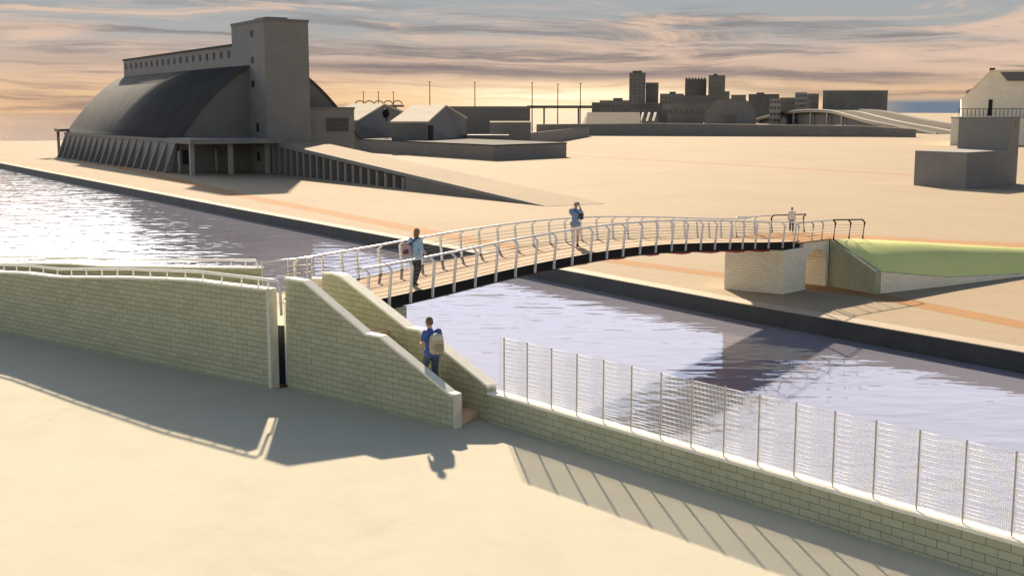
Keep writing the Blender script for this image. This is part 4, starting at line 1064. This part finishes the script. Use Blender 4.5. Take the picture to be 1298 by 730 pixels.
def hand(w, d, palm, side):
    """wrist, direction, palm normal; five bent fingers"""
    w, d, palm = Vector(w), Vector(d).normalized(), Vector(palm); palm = (palm - d * palm.dot(d)).normalized(); s = d.cross(palm) * side
    c = [(w, w + d * .03, .024, .026), (w + d * .03 - s * .022, w + d * .085 - s * .026, .016, .014), (w + d * .03, w + d * .09, .018, .014), (w + d * .03 + s * .02, w + d * .085 + s * .026, .016, .013)]
    for k, (o_, L) in enumerate(((-.030, .066), (-.010, .076), (.011, .070), (.031, .054))):
        a = w + d * .088 + s * o_; b = a + d * L * .5 + palm * L * .18; e = b + d * L * .32 + palm * L * .38
        c += [(a, b, .0095, .0085), (b, e, .0085, .007)]
    a = w + d * .025 - s * .03; b = a + d * .035 - s * .025 + palm * .012; e = b + d * .03 - s * .004 + palm * .02
    c += [(a, b, .012, .010), (b, e, .010, .008)]
    return c
def person(label, loc, rz, H_, J, shirt, legs, hairc, bare=0.0, hair='short', shoe=(.05, .045, .04), lean=0, shirt_len=.90, shirtname='shirt'):
    """J: joints at 1.75 m height; x right, y forward"""
    k = H_ / 1.75; t = thing('person', label, 'person', loc, rz, 'people on the bridge and stairs'); t.scale = (k, k, k)
    pel, chest, neck, head = Vector(J['pel']), Vector(J['chest']), Vector(J['neck']), Vector(J['head']); fd = Vector(J.get('face', (0, 1, 0))).normalized(); sdv = fd.cross(Vector((0, 0, 1)))
    caps = [(pel + Vector((-.075, 0, 0)), pel + Vector((.075, 0, 0)), .115, .115), (pel, chest, .125, .12), (chest + Vector((-.09, 0, .02)), chest + Vector((.09, 0, .02)), .11, .11),
            (chest + Vector((0, -.01, .08)), neck, .075, .055), (neck, head + Vector((0, 0, -.05)), .052, .055)]
    arms = []; lg = []
    for s_, n_ in ((-1, 'l'), (1, 'r')):
        sh, el, wr = Vector(J['sh' + n_]), Vector(J['el' + n_]), Vector(J['wr' + n_])
        caps += [(chest + Vector((s_ * .08, 0, .06)), sh, .07, .062), (sh, el, .054, .042), (el, wr, .041, .028)]; arms.append((sh, el, wr))
        hd = Vector(J.get('hd' + n_, wr - el)); caps += hand(wr, hd, Vector(J.get('pn' + n_, (-s_, .2, 0))), s_)
        hp_, kn, ak = Vector(J['hip' + n_]), Vector(J['kn' + n_]), Vector(J['ak' + n_]); td = Vector(J.get('toe' + n_, (0, 1, -.12))).normalized()
        caps += [(hp_, kn, .088, .056), (kn, kn.lerp(ak, .35), .055, .055), (kn.lerp(ak, .35), ak, .055, .036), (ak + Vector((0, -.02, -.03)) , ak + td * .12 + Vector((0, 0, -.04)), .036, .028)]; lg.append((hp_, kn, ak, td))
    ell = [(head, (.076, .094, .112)), (head + Vector((0, 0, -.055)) + fd * .025, (.056, .066, .062)), (head + fd * .094 + Vector((0, 0, -.018)), (.013, .02, .022)),
           (head + sdv * .076 + Vector((0, 0, -.01)), (.012, .02, .03)), (head - sdv * .076 + Vector((0, 0, -.01)), (.012, .02, .03)), (head + fd * .082 + Vector((0, 0, -.062)), (.024, .012, .008))]
    body = organic('body', caps, SKIN, t, .0075, 3, ell)
    mb = MB()
    for s_ in (-1, 1): 
        c = head + fd * .088 + sdv * (s_ * .032) + Vector((0, 0, .012)); mb.tube([c - fd * .01, c + fd * .006], .011, 8)
    mb.build('eyes', 'black', body)
    if hair == 'short': he = [(head - fd * .012 + Vector((0, 0, .028)), (.084, .098, .100)), (head - fd * .03 + Vector((0, 0, -.005)), (.082, .078, .085))]
    elif hair == 'bald': he = [(head - fd * .022 + Vector((0, 0, .02)), (.083, .090, .098)), (head - fd * .03 + Vector((0, 0, -.03)), (.080, .072, .06))]
    else: he = [(head - fd * .014 + Vector((0, 0, .03)), (.090, .102, .103)), (head - fd * .035 + Vector((0, 0, -.05)), (.094, .085, .12)), (head - fd * .045 + Vector((0, 0, -.15)), (.086, .06, .075))]
    organic('hair', [], cloth('hair_' + label[:6], hairc, .35, 30), t, .010, 2, he)
    sc = [(pel + Vector((-.08, 0, shirt_len - .90)), pel + Vector((.08, 0, shirt_len - .90)), .135, .135), (pel + Vector((0, 0, .02)), chest, .145, .142), (chest + Vector((-.095, 0, .02)), chest + Vector((.095, 0, .02)), .128, .128), (chest + Vector((0, -.01, .05)), neck - Vector((0, 0, .03)), .095, .070)]
    for (sh, el, wr), s_ in zip(arms, (-1, 1)):
        sc += [(chest + Vector((s_ * .08, 0, .06)), sh, .084, .076), (sh, sh.lerp(el, .55), .074, .070)]
        if J.get('sleeve', 'short') == 'long': sc += [(sh.lerp(el, .5), el, .066, .058), (el, el.lerp(wr, .88), .055, .043)]
    organic(shirtname, sc, shirt, t, .011, 3)
    tr = [(pel + Vector((-.075, 0, -.01)), pel + Vector((.075, 0, -.01)), .126, .126), (pel, pel + Vector((0, 0, .08)), .128, .124)]
    for hp_, kn, ak, td in lg:
        tr.append((hp_, kn if not bare else hp_.lerp(kn, .93), .104, .084 if bare else .076))
        if not bare: tr += [(kn, kn.lerp(ak, .9), .074, .068)]
    organic('shorts' if bare else 'trousers', tr, legs, t, .011, 3)
    for hp_, kn, ak, td in lg:
        organic('shoe', [(ak + Vector((0, -.03, -.045)), ak + td * .14 + Vector((0, 0, -.048)), .046, .040), (ak, ak + Vector((0, -.01, -.04)), .046, .05)], cloth('shoe_' + label[:6], shoe, .2), t, .010, 2)
    return t
def J0(**k):
    J = dict(pel=(0, 0, .93), chest=(0, .0, 1.28), neck=(0, .0, 1.49), head=(0, .02, 1.635), shl=(-.185, 0, 1.40), shr=(.185, 0, 1.40),
             ell=(-.23, -.03, 1.12), elr=(.23, -.03, 1.12), wrl=(-.24, .06, .88), wrr=(.24, .06, .88), hipl=(-.09, 0, .90), hipr=(.09, 0, .90),
             knl=(-.10, .02, .49), knr=(.10, .02, .49), akl=(-.10, -.02, .09), akr=(.10, -.02, .09)); J.update(k); return J
def place(px, py, z): p = at(px, py, z); return p
hd_br = math.atan2(bd.y, bd.x) - math.pi / 2     # facing along the bridge
# woman walking onto the bridge
p = place(527.5, 361, 3.555); woman_at = p
pw_ = person('woman in pale blue top and dark trousers walking onto the bridge', p, R(-34), 1.80,
       J0(chest=(0, .03, 1.28), neck=(0, .05, 1.49), head=(.0, .075, 1.63), face=(.15, 1, -.1), hipl=(-.085, 0, .90), knl=(-.09, .13, .50), akl=(-.09, -.03, .105), knr=(.09, .04, .49), akr=(.085, -.17, .115), toer=(0, 1, -.35),
          ell=(-.24, -.10, 1.14), wrl=(-.22, .05, .93), elr=(.235, .0, 1.11), wrr=(.20, .20, 1.0), sleeve='long'),
       cloth('pale_blue_cotton', (.30, .44, .58)), cloth('dark_denim', (.035, .038, .048)), (.22, .135, .075), hair='long')
def rucksack(label, loc, rz, w, h, d, col, col2, pocket, strapc, tilt=(0, 0), par=None):
    t = thing('backpack', label, 'backpack', loc, rz, 'backpacks worn by the walkers'); t.rotation_euler = (tilt[0], tilt[1], rz)
    organic('bag', [((-w * .26, 0, h * .18), (-w * .26, 0, h * .66), d * .52, d * .48), ((w * .26, 0, h * .18), (w * .26, 0, h * .66), d * .52, d * .48), ((0, 0, h * .16), (0, 0, h * .80), d * .56, d * .44)], cloth('bag_fabric', col), t, .010, 4)
    organic('pocket', [((-w * .20, -d * .42, h * .20), (w * .20, -d * .42, h * .20), d * .30, d * .30), ((-w * .2, -d * .40, h * .34), (w * .2, -d * .40, h * .34), d * .28, d * .28)], cloth('pocket_fabric', col2), t, .009, 4)
    organic('lid', [((-w * .2, -.01, h * .74), (w * .2, -.01, h * .74), d * .52, d * .52), ((0, .02, h * .86), (0, .02, h * .90), d * .34, d * .2)], cloth('lid_fabric', pocket), t, .009, 4)
    for s_ in (-1, 1):
        MB().tube([(s_ * w * .27, d * .28, h * .10), (s_ * w * .42, d * .62, h * .34), (s_ * w * .40, d * 1.15, h * .66), (s_ * w * .30, d * .95, h * .92), (s_ * w * .24, d * .30, h * .86)], .017, 6).build('strap', cloth('strap_webbing', strapc), t)
    return t
def off(p, rz, x, y, z, k=1.0):
    c, s_ = math.cos(rz), math.sin(rz); return Vector((p.x + k * (x * c - y * s_), p.y + k * (x * s_ + y * c), p.z + k * z))
rucksack('pink and black backpack hanging low off the left shoulder of the woman on the bridge', off(p, R(-34), -.14, -.22, .93, 1.03), R(-26), .30, .42, .17, (.45, .30, .34), (.07, .055, .06), (.36, .25, .28), (.02, .02, .02), (R(-8), R(-14)))
mb = MB(); mb.tube([off(p, R(-34), -.16, -.20, 1.18, 1.03) - p, off(p, R(-34), .02, -.165, 1.36, 1.03) - p, off(p, R(-34), .14, -.09, 1.50, 1.03) - p, off(p, R(-34), .13, .06, 1.47, 1.03) - p], .022, 6)
o = mb.build('shoulder_strap', cloth('black_webbing', (.02, .02, .022)), None); o.location = p
bk = [x for x in COL.objects if x.name.startswith('backpack')][-1]
o.parent = bk; bpy.context.view_layer.update(); o.matrix_parent_inverse = bk.matrix_world.inverted()
# man photographing
p = place(729, 312.5, 3.70)
rzb = R(-20)
person('man in blue shirt and white shorts on the bridge, raising a camera', p, rzb, 1.80,
       J0(chest=(0, .02, 1.28), neck=(0, .05, 1.48), head=(.0, .085, 1.615), ell=(-.25, .20, 1.24), wrl=(-.07, .27, 1.53), elr=(.26, .19, 1.23), wrr=(.09, .27, 1.53), hdl=(.15, .2, .55), hdr=(-.15, .2, .55), pnl=(.8, -.3, 0), pnr=(-.8, -.3, 0),
          akl=(-.12, .08, .09), knl=(-.11, .07, .49), akr=(.11, -.06, .09)),
       cloth('blue_check', (.17, .26, .42), .35, 22), cloth('cream_cotton', (.66, .60, .48)), (.30, .25, .21), bare=1, hair='bald', shirt_len=.86)
t = thing('camera', 'small black camera held up to the face of the man on the bridge', 'camera', off(p, rzb, .01, .295, 1.64, 1.03), rzb)
MB().box((-.062, -.02, -.042), (.062, .025, .042)).box((-.02, -.018, .043), (.02, .02, .062)).build('camera_body', 'black', t); MB().tube([(0, .026, 0), (0, .10, 0)], .032, 12).build('lens', 'glass', t)
t = thing('shoulder_bag', 'dark shoulder bag at the right side of the man photographing on the bridge', 'bag', off(p, rzb, .24, .06, 1.06, 1.03), rzb)
organic('bag', [((-.02, -.09, .06), (-.02, .09, .06), .075, .075), ((-.02, -.09, .16), (-.02, .09, .16), .07, .07)], cloth('dark_canvas', (.03, .032, .04)), t, .010, 3)
MB().tube([(-.02, -.11, .18), (-.14, -.19, .30), (-.36, -.13, .46), (-.38, .0, .42)], .014, 6).build('strap', 'black', t)
# young man on the stairs
p = Vector((-1.87, 27.15, 2.0 + .172 * 3)); rzs = R(38)
person('young man in blue shirt and jeans climbing the stairs with a khaki backpack', p, rzs, 1.78,
       J0(chest=(0, .05, 1.27), neck=(0, .08, 1.48), head=(.0, .11, 1.62), face=(-.15, 1, -.2), ell=(-.27, -.02, 1.16), wrl=(-.17, .19, 1.12), elr=(.25, -.04, 1.11), wrr=(.26, .03, .86), knl=(-.10, .17, .58), akl=(-.10, .10, .265), knr=(.10, .04, .49), akr=(.10, -.06, .09)),
       cloth('royal_blue_cotton', (.06, .11, .34), .3), cloth('blue_denim', (.045, .075, .11)), (.15, .11, .06), hair='short')
rucksack('khaki canvas backpack on the back of the young man climbing the stairs', off(p, rzs, .03, -.165, .92, 1.02), rzs, .36, .50, .19, (.46, .40, .26), (.34, .29, .17), (.60, .56, .44), (.30, .25, .16), (R(-6), 0))
# small figure at the far end
p = place(1003, 293.5, 2.50)
person('small figure in white top and grey trousers at the far bridge end', p, R(170), 1.34,
       J0(knl=(-.09, .12, .49), akl=(-.09, .08, .09), knr=(.09, .0, .48), akr=(.09, -.16, .11), sleeve='short'),
       cloth('white_cotton', (.78, .76, .76)), cloth('grey_cotton', (.13, .13, .15)), (.14, .09, .06), hair='short')
